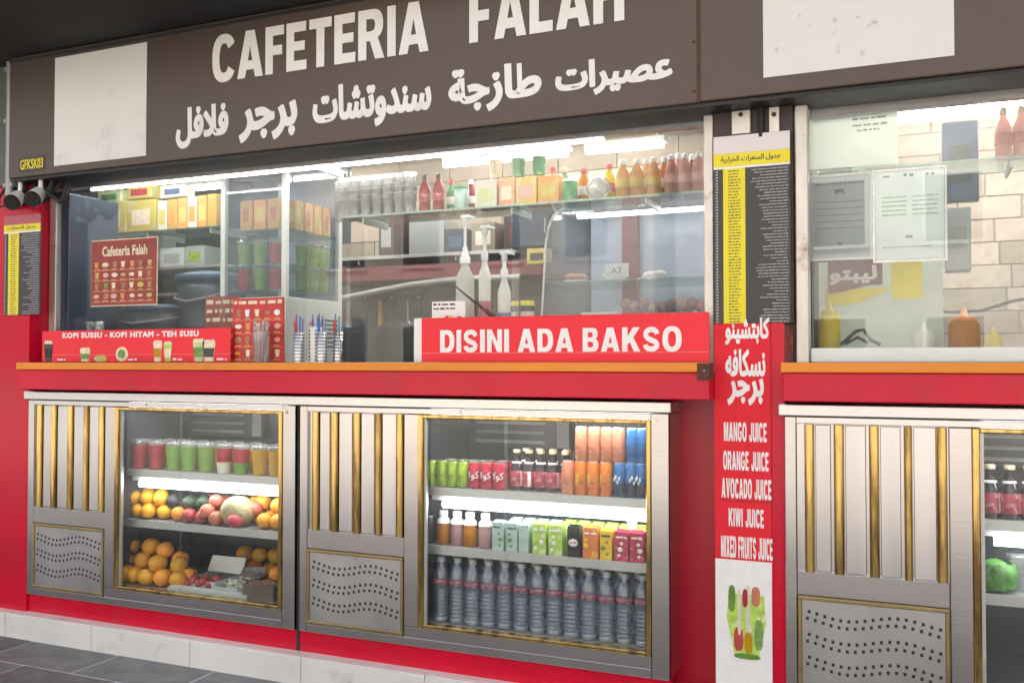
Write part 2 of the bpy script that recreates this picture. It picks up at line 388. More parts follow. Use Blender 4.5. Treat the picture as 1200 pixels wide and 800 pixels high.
def many(proto, spots, labels, group=None, spin=True):
    """first spot takes the thing itself, the others take copies"""
    for i, p in enumerate(spots):
        rz = random.uniform(-.5, .5) if spin else 0
        if i == 0: o = proto; o.location = p; o.rotation_euler.z = rz
        else: o = dup(proto, p, rz=rz)
        if proto.name.split('.')[0] in ('orange', 'mandarin', 'apple', 'peach', 'avocado', 'plum'):
            k = random.uniform(.92, 1.05); o.scale = (k, k, k * random.uniform(.95, 1.02)); o.rotation_euler = (random.uniform(-.25, .25), random.uniform(-.25, .25), random.uniform(0, 6))
        o['label'] = labels[i] if isinstance(labels, (list, tuple)) else labels
        if group: o['group'] = group
ORD = ['first', 'second', 'third', 'fourth', 'fifth', 'sixth', 'seventh', 'eighth', 'ninth', 'tenth', 'eleventh', 'twelfth', 'thirteenth', 'fourteenth', 'fifteenth', 'sixteenth', 'seventeenth', 'eighteenth', 'nineteenth', 'twentieth']

# ------------------------------------------------------------------ lettering
AR = {'ا': (0xFE8D, 2), 'ب': (0xFE8F, 4), 'ة': (0xFE93, 2), 'ت': (0xFE95, 4), 'ج': (0xFE9D, 4), 'ح': (0xFEA1, 4), 'د': (0xFEA9, 2), 'ر': (0xFEAD, 2), 'ز': (0xFEAF, 2), 'س': (0xFEB1, 4),
      'ش': (0xFEB5, 4), 'ص': (0xFEB9, 4), 'ط': (0xFEC1, 4), 'ع': (0xFEC9, 4), 'ف': (0xFED1, 4), 'ك': (0xFED9, 4), 'ل': (0xFEDD, 4), 'م': (0xFEE1, 4), 'ن': (0xFEE5, 4), 'ه': (0xFEE9, 4),
      'و': (0xFEED, 2), 'ي': (0xFEF1, 4), 'ق': (0xFED5, 4)}
def arabic(s):
    out = []; joined = False; i = 0
    while i < len(s):
        c = s[i]
        if c == 'ل' and i + 1 < len(s) and s[i + 1] == 'ا':
            out.append(chr(0xFEFC if joined else 0xFEFB)); joined = False; i += 2; continue
        if c not in AR: out.append(c); joined = False; i += 1; continue
        base, forms = AR[c]
        nxt = i + 1 < len(s) and s[i + 1] in AR and forms == 4
        k = (3 if joined else 2) if nxt else (1 if joined else 0)
        out.append(chr(base + k)); joined = nxt; i += 1
    return ''.join(reversed(out))
def letters(s, x0, x1, z0, z1, yf, depth=.004, fat=.03, res=3, space=1.0):
    """MB with the words S standing in the box x0..x1, z0..z1, its face at y=yf - depth"""
    cu = bpy.data.curves.new('lettering', 'FONT'); cu.body = s; cu.resolution_u = res; cu.bevel_depth = fat; cu.bevel_resolution = 0; cu.extrude = .02; cu.space_character = space
    ob = bpy.data.objects.new('lettering', cu); me = bpy.data.meshes.new_from_object(ob)
    vs = [v.co.copy() for v in me.vertices]; fs = [tuple(p.vertices) for p in me.polygons]
    bpy.data.objects.remove(ob); bpy.data.curves.remove(cu); bpy.data.meshes.remove(me)
    ax = min(v.x for v in vs); bx = max(v.x for v in vs); ay = min(v.y for v in vs); by = max(v.y for v in vs); az = min(v.z for v in vs); bz = max(v.z for v in vs)
    mb = MB()
    mb.add([(x0 + (v.x - ax) / (bx - ax) * (x1 - x0), yf - (v.z - az) / (bz - az) * depth, z0 + (v.y - ay) / (by - ay) * (z1 - z0)) for v in vs], fs)
    return mb
def _stroke(pts, t):
    """outline of a thick line through PTS"""
    L_, R_ = [], []
    for i, p in enumerate(pts):
        a = pts[max(i - 1, 0)]; c = pts[min(i + 1, len(pts) - 1)]
        d = Vector((c[0] - a[0], c[1] - a[1])).normalized(); n = Vector((-d.y, d.x)) * t / 2
        L_.append((p[0] + n.x, p[1] + n.y)); R_.append((p[0] - n.x, p[1] - n.y))
    return L_ + R_[::-1]
def _arc(cx, cy, rx, ry, a0, a1, n=12):
    out = []
    for i in range(n + 1):
        t = math.radians(a0 + (a1 - a0) * i / n); c, s_ = math.cos(t), math.sin(t)
        out.append((cx + rx * math.copysign(abs(c) ** .82, c), cy + ry * math.copysign(abs(s_) ** .82, s_)))
    return out
def _mirror(P, w): return [(w - x, y) for x, y in P]
def glyph(ch):
    """(width, [outlines]) of one heavy grotesque capital, 100 units high"""
    s, h = 25, 20
    if ch == 'I': return 25, [[(0, 0), (25, 0), (25, 100), (0, 100)]]
    if ch == 'E': return 66, [[(0, 0), (66, 0), (66, h), (s, h), (s, 41), (60, 41), (60, 60), (s, 60), (s, 80), (64, 80), (64, 100), (0, 100)]]
    if ch == 'F': return 62, [[(0, 0), (s, 0), (s, 39), (56, 39), (56, 59), (s, 59), (s, 80), (62, 80), (62, 100), (0, 100)]]
    if ch == 'L': return 62, [[(0, 0), (62, 0), (62, h), (s, h), (s, 100), (0, 100)]]
    if ch == 'T': return 72, [[(23.5, 0), (48.5, 0), (48.5, 80), (72, 80), (72, 100), (0, 100), (0, 80), (23.5, 80)]]
    if ch == 'H': return 78, [[(0, 0), (s, 0), (s, 40), (53, 40), (53, 0), (78, 0), (78, 100), (53, 100), (53, 62), (s, 62), (s, 100), (0, 100)]]
    if ch == 'N': return 78, [[(0, 0), (24, 0), (24, 60), (54, 0), (78, 0), (78, 100), (54, 100), (54, 42), (24, 100), (0, 100)]]
    if ch == 'M': return 92, [[(0, 0), (22, 0), (22, 66), (37, 0), (55, 0), (70, 66), (70, 0), (92, 0), (92, 100), (61, 100), (46, 38), (31, 100), (0, 100)]]
    if ch == 'V': return 84, [[(28, 0), (56, 0), (84, 100), (57, 100), (42, 32), (27, 100), (0, 100)]]
    if ch == 'W': return 112, [[(20, 0), (44, 0), (56, 60), (68, 0), (92, 0), (112, 100), (87, 100), (79, 38), (68, 100), (44, 100), (33, 38), (25, 100), (0, 100)]]
    if ch == 'X': return 84, [[(0, 0), (28, 0), (42, 28), (56, 0), (84, 0), (57, 51), (82, 100), (54, 100), (42, 75), (30, 100), (2, 100), (27, 51)]]
    if ch == 'K': return 84, [[(0, 0), (s, 0), (s, 28), (35, 40), (55, 0), (84, 0), (52, 58), (82, 100), (51, 100), (s, 62), (s, 100), (0, 100)]]
    if ch == 'A': return 88, [[(0, 0), (26, 0), (31, 17), (57, 17), (62, 0), (88, 0), (59, 100), (29, 100)], [(36, 36), (44, 68), (52, 36)]]
    if ch == 'D': return 78, [[(0, 0)] + _arc(38, 50, 40, 50, -90, 90) + [(0, 100)], [(s, h), (s, 80)] + _arc(33, 50, 20, 30, 90, -90)]
    if ch == 'O': return 86, [_arc(43, 50, 43, 52, 0, 360, 28)[:-1], _arc(43, 50, 18, 32, 0, 360, 24)[:-1]]
    if ch == 'B': return 76, [[(0, 0)] + _arc(46, 28, 30, 28, -90, 60, 8) + _arc(44, 75, 28, 25, -55, 90, 8) + [(0, 100)], [(s, 18), (s, 42)] + _arc(38, 30, 13, 12, 90, -90, 6), [(s, 60), (s, 82)] + _arc(38, 71, 11, 11, 90, -90, 6)]
    if ch == 'R': return 80, [[(0, 0), (s, 0), (s, 37), (36, 37), (52, 0), (80, 0), (60, 42)] + _arc(44, 70, 32, 30, -42, 90, 9) + [(0, 100)], [(s, 56), (s, 81)] + _arc(39, 68.5, 13, 12.5, 90, -90, 6)]
    if ch == 'C': return 80, [_arc(42, 50, 42, 52, 32, 328, 22) + _arc(42, 50, 17, 32, 328, 32, 18)]
    if ch == 'G': return 84, [_arc(42, 50, 42, 52, 34, 322, 22) + [(82, 22), (82, 55), (46, 55), (46, 38), (59, 38), (59, 30)] + _arc(42, 50, 17, 32, 308, 36, 18)]
    if ch == 'U': return 78, [[(0, 100), (0, 34)] + _arc(39, 32, 39, 34, 180, 360, 12) + [(78, 100), (53, 100), (53, 34)] + _arc(39, 34, 14, 16, 360, 180, 8) + [(s, 100)]]
    if ch == 'J': return 64, [[(64, 100), (39, 100), (39, 30)] + _arc(31, 28, 8, 11, 0, -180, 6) + [(23, 36), (0, 34)] + _arc(32, 30, 32, 32, 180, 360, 12)]
    if ch == 'S': return 78, [_stroke([(12, 28), (14, 20), (22, 12.5), (38, 9.5), (54, 12), (64, 20), (65, 30), (58, 39), (40, 46), (24, 53), (14, 63), (14, 76), (22, 86), (38, 90.5), (52, 88.5), (62, 81), (65, 71)], 22)]
    raise KeyError(ch)
def _raw(s, fat, res, solid=.02):
    cu = bpy.data.curves.new('lettering', 'FONT'); cu.body = s; cu.resolution_u = res; cu.bevel_depth = fat; cu.bevel_resolution = 0; cu.extrude = solid
    ob = bpy.data.objects.new('lettering', cu); me = bpy.data.meshes.new_from_object(ob)
    vs = [v.co.copy() for v in me.vertices]; fs = [tuple(p.vertices) for p in me.polygons]
    bpy.data.objects.remove(ob); bpy.data.curves.remove(cu); bpy.data.meshes.remove(me)
    return vs, fs
def script(s, x0, x1, z0, z1, yf, depth=.0015, fat=.03, res=3):
    """joined arabic lettering: every glyph closed by itself, each a hair in front of the one before"""
    s = arabic(s); bar = max(v.x for v in _raw('|', 0, 2)[0]); V = []; Fs = []
    for i, ch in enumerate(s):
        if ch == ' ': continue
        adv = max(v.x for v in _raw(s[:i] + '|', 0, 2)[0]) - bar
        vs, fs = _raw(ch, fat, res); o = len(V)
        for j, (sx, sy) in enumerate(((0, 0), (.022, .014), (-.022, .012), (.0, -.024))):
            o = len(V); V += [(v.x + adv + sx, v.y + sy, v.z, i * 4 + j) for v in vs]; Fs += [tuple(k + o for k in f) for f in fs]
    ax = min(v[0] for v in V); bx = max(v[0] for v in V); ay = min(v[1] for v in V); by = max(v[1] for v in V); az = min(v[2] for v in V); bz = max(v[2] for v in V)
    mb = MB(); mb.add([(x0 + (v[0] - ax) / (bx - ax) * (x1 - x0), yf - (v[2] - az) / (bz - az) * depth * .2 - .00004 * (v[3] % 12), z0 + (v[1] - ay) / (by - ay) * (z1 - z0)) for v in V], Fs)
    return mb
def block(s, x0, x1, z0, z1, yf, depth=.004, gap=11, wordgap=30, weight=0.):
    """heavy block capitals in the box: a list of MBs, one for each letter"""
    items = []; x = 0
    for ch in s:
        if ch == ' ': x += wordgap; continue
        w_, outl = glyph(ch); items.append((x, outl)); x += w_ + gap
    k = (x1 - x0) / (x - gap); out = []
    for ox, outl in items:
        cu = bpy.data.curves.new('letter', 'CURVE'); cu.dimensions = '2D'; cu.fill_mode = 'BOTH'; cu.extrude = depth / 2; cu.offset = weight
        for o_ in outl:
            sp = cu.splines.new('POLY'); sp.points.add(len(o_) - 1); sp.use_cyclic_u = True
            for p_, (a, c) in zip(sp.points, o_): p_.co = (x0 + (ox + a) * k, z0 + (z1 - z0) * c / 100, 0, 1)
        ob = bpy.data.objects.new('letter', cu); me = bpy.data.meshes.new_from_object(ob); q = MB()
        q.add([(v.co.x, yf - depth / 2 - v.co.z, v.co.y) for v in me.vertices], [tuple(p_.vertices) for p_ in me.polygons])
        bpy.data.objects.remove(ob); bpy.data.curves.remove(cu); bpy.data.meshes.remove(me); out.append(q)
    return out
def join(*mbs):
    o = MB()
    for m_ in mbs: o.add(m_.v, m_.f)
    return o
def scribble(mb, x0, x1, z, h, y, dens=1., t=.0008):
    """a line of print too small to read: short dashes with word gaps"""
    x = x0
    while x < x1 - h * .5:
        wd = min(random.uniform(1.5, 6) * h * dens, x1 - x)
        mb.box(x, x + wd, y - t, y, z + random.uniform(0, .1) * h, z + h * random.uniform(.7, 1)); x += wd + h * random.uniform(.5, .9)

# ================================================================== STRUCTURE
GZ, SZ = .04, .16          # paving level, step level
b = MB(); b.box(-120, 120, -120, 20, GZ - .3, GZ - .012); struct('ground', b, 'ground')
# paving slabs in front of the step: each slab a piece of the pavement
pv = MB(); pv.box(-8, 3, -3.2, -.062, GZ - .05, GZ - .0025); pave = struct('pavement', pv, 'joint')
slabs = []
for k in range(4):
    q = MB(); q.box(-.296, .296, -.144, .144, -.04, 0, .004); slabs.append(q.mesh('paving_slab', 'paver' if k % 2 else 'paver_dark'))
for r in range(8):
    for c in range(13):
        link('paving_slab', random.choice(slabs), pave, (-7 + c * .604 + (r % 2) * .3, -.066 - .149 - r * .298, GZ + random.uniform(-.0015, .0015)))
# step with white tiles on its riser and top edge
st = MB(); st.box(-8, 4, -.052, .6, GZ - .2, SZ - .012); step = struct('step', st, 'grout')
xs = [-7.65, -7.01, -6.37, -5.74, -5.11, -4.497, -3.874, -3.234, -2.588, -1.95, -1.31, -.67, -.03, .61, 1.25, 1.89, 2.5]
for a, c in zip(xs, xs[1:]):
    q = MB(); q.box(a + .0015, c - .0015, -.062, -.052, GZ - .05, SZ - .003, .002); link('tile', q.mesh('tile', 'tile_white'), step)
    q = MB(); q.box(a + .0015, c - .0015, -.060, .02, SZ - .0025, SZ + .004, .002); link('tile', q.mesh('tile', 'tile_white'), step)

# shop front: red walls, dark pillar, plinth
b = MB(); b.box(-8, -4.415, .0, .14, SZ + .004, 2.47); struct('front_wall', b, 'red_paint')
b = MB(); b.box(-4.413, -.90, .012, .06, SZ + .004, .262); b.box(-.455, 3, .012, .06, SZ + .004, .262); struct('plinth_wall', b, 'red_paint')
b = MB(); b.box(-.955, -.722, .20, .26, SZ + .004, 1.47); struct('recess_wall', b, 'red_dark')
pil = MB(); pil.box(-.722, -.459, .012, .30, SZ + .004, 1.65); struct('pillar_wall', pil, 'red_paint')
b = MB(); b.box(-.722, -.425, .035, .30, 1.652, 2.483); struct('pillar_upper_wall', b, 'brown_dark')
b = MB(); b.box(-4.7, 3, 3.0, 3.1, 0, 3.2); struct('back_wall', b, 'wall_dark')
b = MB(); b.box(-6.0, -5.9, .14, 3.0, 0, 3.2); b.box(-6.0, -4.7, 3.0, 3.1, 0, 3.2); struct('side_wall', b, 'wall_dark')
b = MB(); b.box(2.9, 3.0, .14, 3.0, 0, 3.2); struct('end_wall', b, 'stone_beige')
b = MB(); b.box(-6, 3, .32, 3.1, 2.86, 2.95); struct('ceiling', b, 'ceiling')
b = MB(); b.box(-6, 3, .62, 3.1, .1, .16); struct('floor', b, 'tile_grey')

# canopy above the sign
cn = thing('canopy', 'dark street canopy jutting out above the brown shop sign', 'canopy', (-2, -.5, 3.14))
b = MB(); b.box(-2.7, 4, -.30, .3, 3.135, 3.22); b.box(-9, -2.7, -.74, .3, 3.135, 3.22); part('roof_deck', b, 'canopy_dark', cn)
b = MB(); b.box(-9, 4, -.12, -.104, 3.1335, 3.1345); part('flashing', b, 'soffit_dark', cn)
b = MB(); b.box(-8, -4.535, -.02, .1, 2.472, 3.13); struct('side_upper_wall', b, 'grey_metal_wall')
# the upper storeys above
b = MB(); b.box(-14, 10, .3, 7, 2.96, 8.5); b.box(-14, -6.02, .3, 7, 0, 2.95); b.box(3.02, 10, .3, 7, 0, 2.95); struct('upper_wall', b, 'building_beige')
# street behind the photographer: what the glass and steel mirror
for i, (x, wd, h, m_, lab) in enumerate([(-15, 9.5, 9, 'building_beige', 'beige three storey building across the street opposite the fruit fridge'), (-5, 8, 12, 'building_grey', 'taller grey building across the street opposite the drinks fridge'), (3.5, 10, 8.5, 'building_beige', 'low beige building across the street opposite the menu pillar')]):
    t = thing('street_building', lab, 'building', (x + wd / 2, -17, 0))
    b = MB(); b.box(x, x + wd, -23, -17, 0, h); part('wall', b, m_, t)
    b = MB(); b.box(x - .1, x + wd + .1, -23.1, -16.8, h, h + .3); part('roof', b, 'building_grey', t)
    for r in range(int(h // 3)):
        for c in range(int(wd // 2.2)):
            f = MB(); wx = x + .7 + c * 2.2; wz = 1.0 + r * 2.9; f.box(wx, wx + 1.2, -17.0, -16.93, wz, wz + 1.5); fr = part('window', f, 'white_frame', t)
            f = MB(); f.box(wx + .08, wx + 1.12, -16.99, -16.92, wz + .08, wz + 1.42); part('pane', f, 'window_dark', fr)

# ================================================================== SIGN
sg = thing('shop_sign', 'long brown shop sign with white English and Arabic lettering above the windows', 'sign', (-2.6, -.1, 2.485))
b = MB(); b.box(-4.465, -.757, -.10, .115, 2.487, 3.132, .004); part('panel', b, 'sign_brown', sg)
b = MB(); b.box(-4.465, 3, -.085, .118, 2.472, 2.4865); part('underside', b, 'soffit_dark', sg)
b = MB(); b.box(-.748, 3, -.101, .115, 2.489, 3.132, .004); part('panel', b, 'sign_brown', sg)
b = MB(); b.box(-.757, -.748, -.096, .0, 2.487, 3.13); part('seam', b, 'rust', sg)
for z in (2.53, 2.72, 2.93, 3.08): b = MB(); b.ball((-.77, -.1015, z), .006, 1, .5, 1, 8, 6); part('screw', b, 'rust', sg)
b = MB(); b.box(-4.462, -.76, -.106, -.1005, 3.105, 3.12, .001); part('upper_trim', b, 'soffit_dark', sg)
X0, X1, Z0, Z1 = -4.124, -3.496, 2.524, 3.09
b = MB(); b.box(X0, X1, -.1035, -.1005, Z0, Z1); part('blank_patch', b, 'vinyl_white', sg, 'blank white square patch near the sign code')
b = MB(); b.box(-.512, .126, -.1045, -.1015, 2.55, 3.09); part('blank_patch', b, 'vinyl_speckled', sg, 'speckled white patch over the menu pillar')
xa, xb, _, _ = rect(247, 502, 50, 60, -.1)
for q in block('CAFETERIA', xa, xb, 2.836, 3.058, -.1008, .004, 9): part('letter', q, 'sign_white', sg)
xa, xb, _, _ = rect(550, 733, 20, 60, -.1)
for q in block('FALAH', xa, xb, 2.842, 3.066, -.1008, .004, 9): part('letter', q, 'sign_white', sg)
for s_, x0, x1, yt, yb in (('عصيرات', 651, 790, 66, 109), ('طازجة', 525, 635, 76, 130), ('سندوتشات', 365, 505, 94, 149), ('برجر', 278, 347, 121, 165), ('فلافل', 204, 266, 124, 172)):
    a, c, z0, z1 = rect(x0, x1, yt, yb, -.1)
    part('lettering', script(s_, a, c, z0, z1, -.1008, .0015, .028, 3), 'sign_white', sg)
a, c, z0, z1 = rect(20, 50, 184, 201, -.1)
b = MB(); b.box(a, c, -.102, -.1005, z0, z1); part('code_plate', b, 'brown_dark', sg)
part('lettering', letters('GFKSK03', a + .01, c - .01, z0 + .012, z1 - .012, -.1022, .002, .02), 'menu_yellow', sg)
# conduit down the sign's end
cd = thing('conduit', 'grey metal conduit running down beside the sign end', 'pipe', (-4.50, -.06, 2.4))
b = MB(); b.tube((-4.505, -.06, 2.38), (-4.505, -.06, 3.13), .022, 12); part('pipe', b, 'grey_metal', cd)
for z in (2.45, 2.8, 3.08): b = MB(); b.box(-4.54, -4.468, -.075, .0, z, z + .02); part('clip', b, 'grey_metal', cd)

# ================================================================== COUNTERS
def counter(x0, x1, label):
    t = thing('serving_counter', label, 'counter', ((x0 + x1) / 2, -.1, 1.35))
    b = MB(); b.box(x0 + .004, x1 - .004, -.095, .6, 1.36, 1.464, .004); part('fascia', b, 'red_paint', t)
    b = MB(); b.box(x0, x1, -.105, -.093 + .03, 1.465, 1.501, .003); part('edge_strip', b, 'orange_edge', t)
    b = MB(); b.box(x0 + .004, x1 - .004, -.062, .62, 1.465, 1.499); part('worktop', b, 'counter_inner', t)
    return t
counter(-4.385, -.716, 'long red serving counter with orange edge above the two fridges')
counter(-.457, 2.6, 'red serving counter with orange edge beside the menu pillar')

rp = thing('corner_guard', 'rusty brown worn corner piece at the pillar end of the orange counter edge', 'guard', (-.74, -.11, 1.43))
b = MB(); b.box(-.762, -.7145, -.1085, -.1055, 1.436, 1.4985, .001); b.box(-.7155, -.7125, -.1055, -.05, 1.436, 1.4985); part('plate', b, 'rust', rp)
b = MB(); b.ball((-.735, -.109, 1.47), .005, 1, .6, 1, 8, 5); part('screw', b, 'grey_metal', rp)
# ================================================================== DISPLAY FRIDGES
FX = [-4.41, -2.64, -.457]
def fridge(x, label):
    t = thing('display_fridge', label, 'fridge', (x + .87, .0, .262), 'steel display fridges under the counter')
    W_ = 1.742
    b = MB(); b.box(x, x + .018, .004, .60, .262, 1.298); b.box(x + W_ - .018, x + W_, .004, .60, .262, 1.298)
    b.box(x + .02, x + W_ - .02, .03, .58, .262, .345); b.box(x + .02, x + W_ - .02, .585, .60, .262, 1.298); part('carcass', b, 'steel', t)
    b = MB(); b.box(x + .56, x + .60, .035, .58, .347, 1.29); b.box(x + 1.69, x + 1.72, .035, .58, .347, 1.29); b.box(x + .60, x + 1.69, .56, .58, .347, 1.29)
    b.box(x + .60, x + 1.69, .095, .56, 1.27, 1.293); part('liner', b, 'fridge_liner', t)
    b = MB(); b.box(x - .022, x + W_ + .012, -.018, .6, 1.303, 1.347, .004); part('top_slab', b, 'steel_bright', t)
    f = MB(); f.box(x, x + .04, -.004, .02, .262, 1.3, .002); part('stile', f, 'steel', t)
    f = MB(); f.box(x + .556, x + .6283, -.004, .02, .348, 1.274, .002); part('stile', f, 'steel', t)
    f = MB(); f.box(x + 1.672, x + W_, -.004, .02, .262, 1.3, .002); part('stile', f, 'steel', t)
    f = MB(); f.box(x + .0415, x + 1.6705, -.004, .02, 1.2755, 1.3, .002); part('rail', f, 'steel_bright', t)
    f = MB(); f.box(x + .0415, x + 1.6705, -.004, .02, .262, .3465 - .048, .002); f.box(x + .5575, x + 1.6705, -.0035, .019, .2985, .3465); part('rail', f, 'steel', t)
    # ribbed vent: steel slats between brass strips
    f = MB(); f.box(x + .0415, x + .5545, .012, .02, .30, 1.2745); part('vent_backing', f, 'steel_slat', t)
    edges = [.06, .108, .163, .212, .284, .331, .400, .441, .515, .5535]
    for i in range(4):
        f = MB(); f.box(x + edges[2 * i + 1] + .001, x + edges[2 * i + 2] - .001, .0, .012, .735, 1.272, .002); part('slat', f, 'steel_slat', t)
    for i in range(5):
        a, c = edges[2 * i], edges[2 * i + 1]
        f = MB(); xa_, xb_ = x + a + (.010 if i < 4 else .0), x + c - .004; cr = (xa_ + xb_) / 2; rd = (xb_ - xa_) / 2
        pr = [(cr - rd * math.cos(PI * k / 10), -.002 - .016 * math.sin(PI * k / 10)) for k in range(11)]
        vs = [(px_, py_, z_) for z_ in (.733, 1.273) for px_, py_ in pr]
        f.add(vs, [(k, k + 1, k + 12, k + 11) for k in range(10)], True); f.add(vs, [tuple(range(11)), tuple(range(21, 10, -1))]); f.box(xa_, xb_, -.002, .0115, .733, 1.273)
        part('brass_strip', f, 'brass', t)
    f = MB(); f.box(x + .0415, x + .5545, -.002, .0115, .645, .7315, .002); part('cross_rail', f, 'steel', t)
    # perforated plate in a brass frame
    fr = MB(); x0, x1, z0, z1 = x + .043, x + .553, .302, .642
    fr.box(x0, x1, -.010, .010, z1 - .014, z1, .003); fr.box(x0, x1, -.010, .010, z0, z0 + .014, .003)
    fr.box(x0, x0 + .014, -.0095, .0095, z0 + .0145, z1 - .0145, .003); fr.box(x1 - .014, x1, -.0095, .0095, z0 + .0145, z1 - .0145, .003)
    part('grille_frame', fr, 'brass_dull', t)
    pl = MB(); pl.box(x0 + .015, x1 - .015, -.003, .009, z0 + .015, z1 - .015); plate = part('grille_plate', pl, 'steel_perf', t)
    hl = MB()
    for row in range(3):
        for sub in range(2):
            for k in range(17):
                hx = x0 + .034 + k * .0275 + (.006 if sub else 0); hz = z0 + .083 + row * .083 + sub * .026 + .014 * math.cos((hx - x0) * 17.5 + .2) 
                hl.box(hx - .0052, hx + .0052, -.0042, -.0028, hz - .006, hz + .006)
    o = part('grille_hole', hl, 'hole', plate); o['kind'] = 'stuff'
    # sliding glass window with its brass surround
    gx0, gx1, gz0, gz1 = x + .6185, x + 1.6715, .348, 1.2745
    f = MB(); f.box(gx0 + .010, gx0 + .034, -.014, .03, gz0, gz1, .003); f.box(gx1 - .018, gx1, -.014, .03, gz0, gz1, .003)
    f.box(gx0 + .0345, gx1 - .0185, -.013, .03, gz1 - .016, gz1, .003); f.box(gx0 + .0345, gx1 - .0185, -.013, .03, gz0, gz0 + .016, .003); sur = part('window_surround', f, 'brass', t)
    f = MB(); f.box(gx0 + .035, gx0 + .047, .0, .016, gz0 + .017, gz1 - .017); part('gasket', f, 'shelf_steel', sur)
    mid = (gx0 + gx1) / 2 - .12
    g = MB(); g.box(gx0 + .035, mid + .02, .018, .022, gz0 + .017, gz1 - .017); part('pane', g, 'door_glass', t)
    g = MB(); g.box(mid, gx1 - .019, .026, .030, gz0 + .017, gz1 - .017); part('pane', g, 'door_glass', t)
    g = MB(); g.tube((x + .83, -.004, 1.288), (x + .83, -.009, 1.288), .007, 10); part('lock', g, 'can_end', t)
    g = MB(); g.tube((x + 1.69, -.004, 1.27), (x + 1.69, -.010, 1.27), .008, 10); part('lock', g, 'can_end', t)
    for z0_, z1_ in ((.918, .945), (.658, .686)):
        s_ = MB(); s_.box(x + .60, x + 1.69, .075, .56, z0_, z1_, .003); s_.box(x + .60, x + 1.69, .07, .0745, z0_ - .004, z1_ + .006); part('shelf', s_, 'shelf_steel', t)
    s_ = MB(); s_.box(x + .60, x + 1.69, .04, .56, .347, .356); part('base_tray', s_, 'shelf_steel', t)
    h = MB(); h.box(x + .64, x + 1.68, .10, .15, .889, .917); lh = part('lamp_housing', h, 'white_plastic', t)
    h = MB(); h.tube((x + .70, .098, .874), (x + 1.66, .098, .874), .0175, 12); part('lamp_tube', h, 'tube_fridge', lh)
    h = MB(); h.tube((x + .66, .055, 1.287), (x + 1.66, .055, 1.287), .008, 10); part('lamp_tube', h, 'tube_fill', t, 'added slim lamp tube hidden behind the top rail')  # added tube, out of sight, brightens the upper shelf
    h = MB(); h.box(x + .62, x + 1.15, .52, .559, 1.09, 1.25, .004); ev = part('evaporator', h, 'fridge_liner', t)
    h = MB()
    for k in range(3): h.box(x + .66, x + 1.02, .514, .5195, 1.115 + k * .045, 1.13 + k * .045)
    h.box(x + 1.08, x + 1.14, .514, .5195, 1.10, 1.24); part('evaporator_slot', h, 'grey_metal', ev)
    return t
fridge(FX[0], 'steel display fridge holding fruit and cups of juice')
fridge(FX[1], 'steel display fridge stocked with cans, cartons and water bottles')
fridge(FX[2], 'steel display fridge beyond the menu pillar, holding dark bottles and cabbage')
# black strip put in for the shade of the gap between the two fridges
b = MB(); b.box(-2.664, -2.645, .01, .05, SZ + .005, 1.30); single('gap_shade_strip', b, 'black_rubber', 'black strip standing in for the shade in the gap between two steel fridges', 'strip', (-2.655, .03, SZ))

S1, S2, S3 = .945, .686, .356      # upper shelf, lower shelf, tray
# ---- juice cups
def cup(lower, upper, label, group=None, split=.45):
    t = thing('juice_cup', label, 'cup', (0, 0, 0), group)
    h, r0, r1 = .122, .033, .041
    rr = lambda z: r0 + (r1 - r0) * z / .135
    b = MB(); zs = h * split if upper else h
    b.lathe((0, 0, 0), [(rr(0) - .001, .002), (rr(zs) - .001, zs)], 16); part('juice', b, lower, t)
    if upper:
        b = MB(); b.lathe((0, 0, 0), [(rr(zs) - .001, zs + .0005), (rr(h) - .001, h)], 16); part('juice', b, upper, t)
    b = MB(); b.lathe((0, 0, 0), [(rr(h) + .0005, h + .001), (rr(.132) + .0005, .132), (r1 + .003, .134), (r1 + .003, .140), (r1 - .002, .141), (r1 - .005, .149), (.024, .152), (.0, .152)], 16); part('lid', b, 'cup_clear', t)
    return t
row = [('juice_red', None, 'red'), ('juice_red', None, 'red'), ('juice_green', None, 'green'), ('juice_green', None, 'green'), ('juice_green', None, 'green'),
       ('juice_pale', 'juice_red', 'layered'), ('juice_green_deep', 'juice_red', 'layered'), ('juice_yellow', None, 'yellow'), ('juice_yellow', None, 'yellow')]
labs = ['red juice cup nearest the vent side of the fruit fridge', 'red juice cup standing next to the green juices', 'green juice cup touching the red juices', 'middle one of the three green juice cups',
        'green juice cup next to the layered red and cream cup', 'red juice cup with a cream layer at its bottom', 'red juice cup with a green layer at its bottom', 'yellow juice cup beside the red and green layered cup', 'yellow juice cup half hidden by the fruit fridge door frame']
pxs = [164, 184, 204, 222, 242, 263, 283, 305, 324]
rear = cup('juice_yellow', None, 'yellow juice cup in the rear row on the fruit fridge shelf', 'rear juice cups')
many(rear, [(hit(px, 553, .26).x, .26, S1 + .001) for px in (176, 196, 216, 237, 258, 280, 300)], 'yellow juice cup in the rear row on the fruit fridge shelf', 'rear juice cups')
for (lo, up, nm), lab, px in zip(row, labs, pxs):
    c = cup(lo, up, lab, 'cups of juice on the fruit fridge shelf'); c.scale = (1.06, 1.06, 1.03); p = hit(px, 553, .15); c.location = (p.x, .15, S1 + .001)
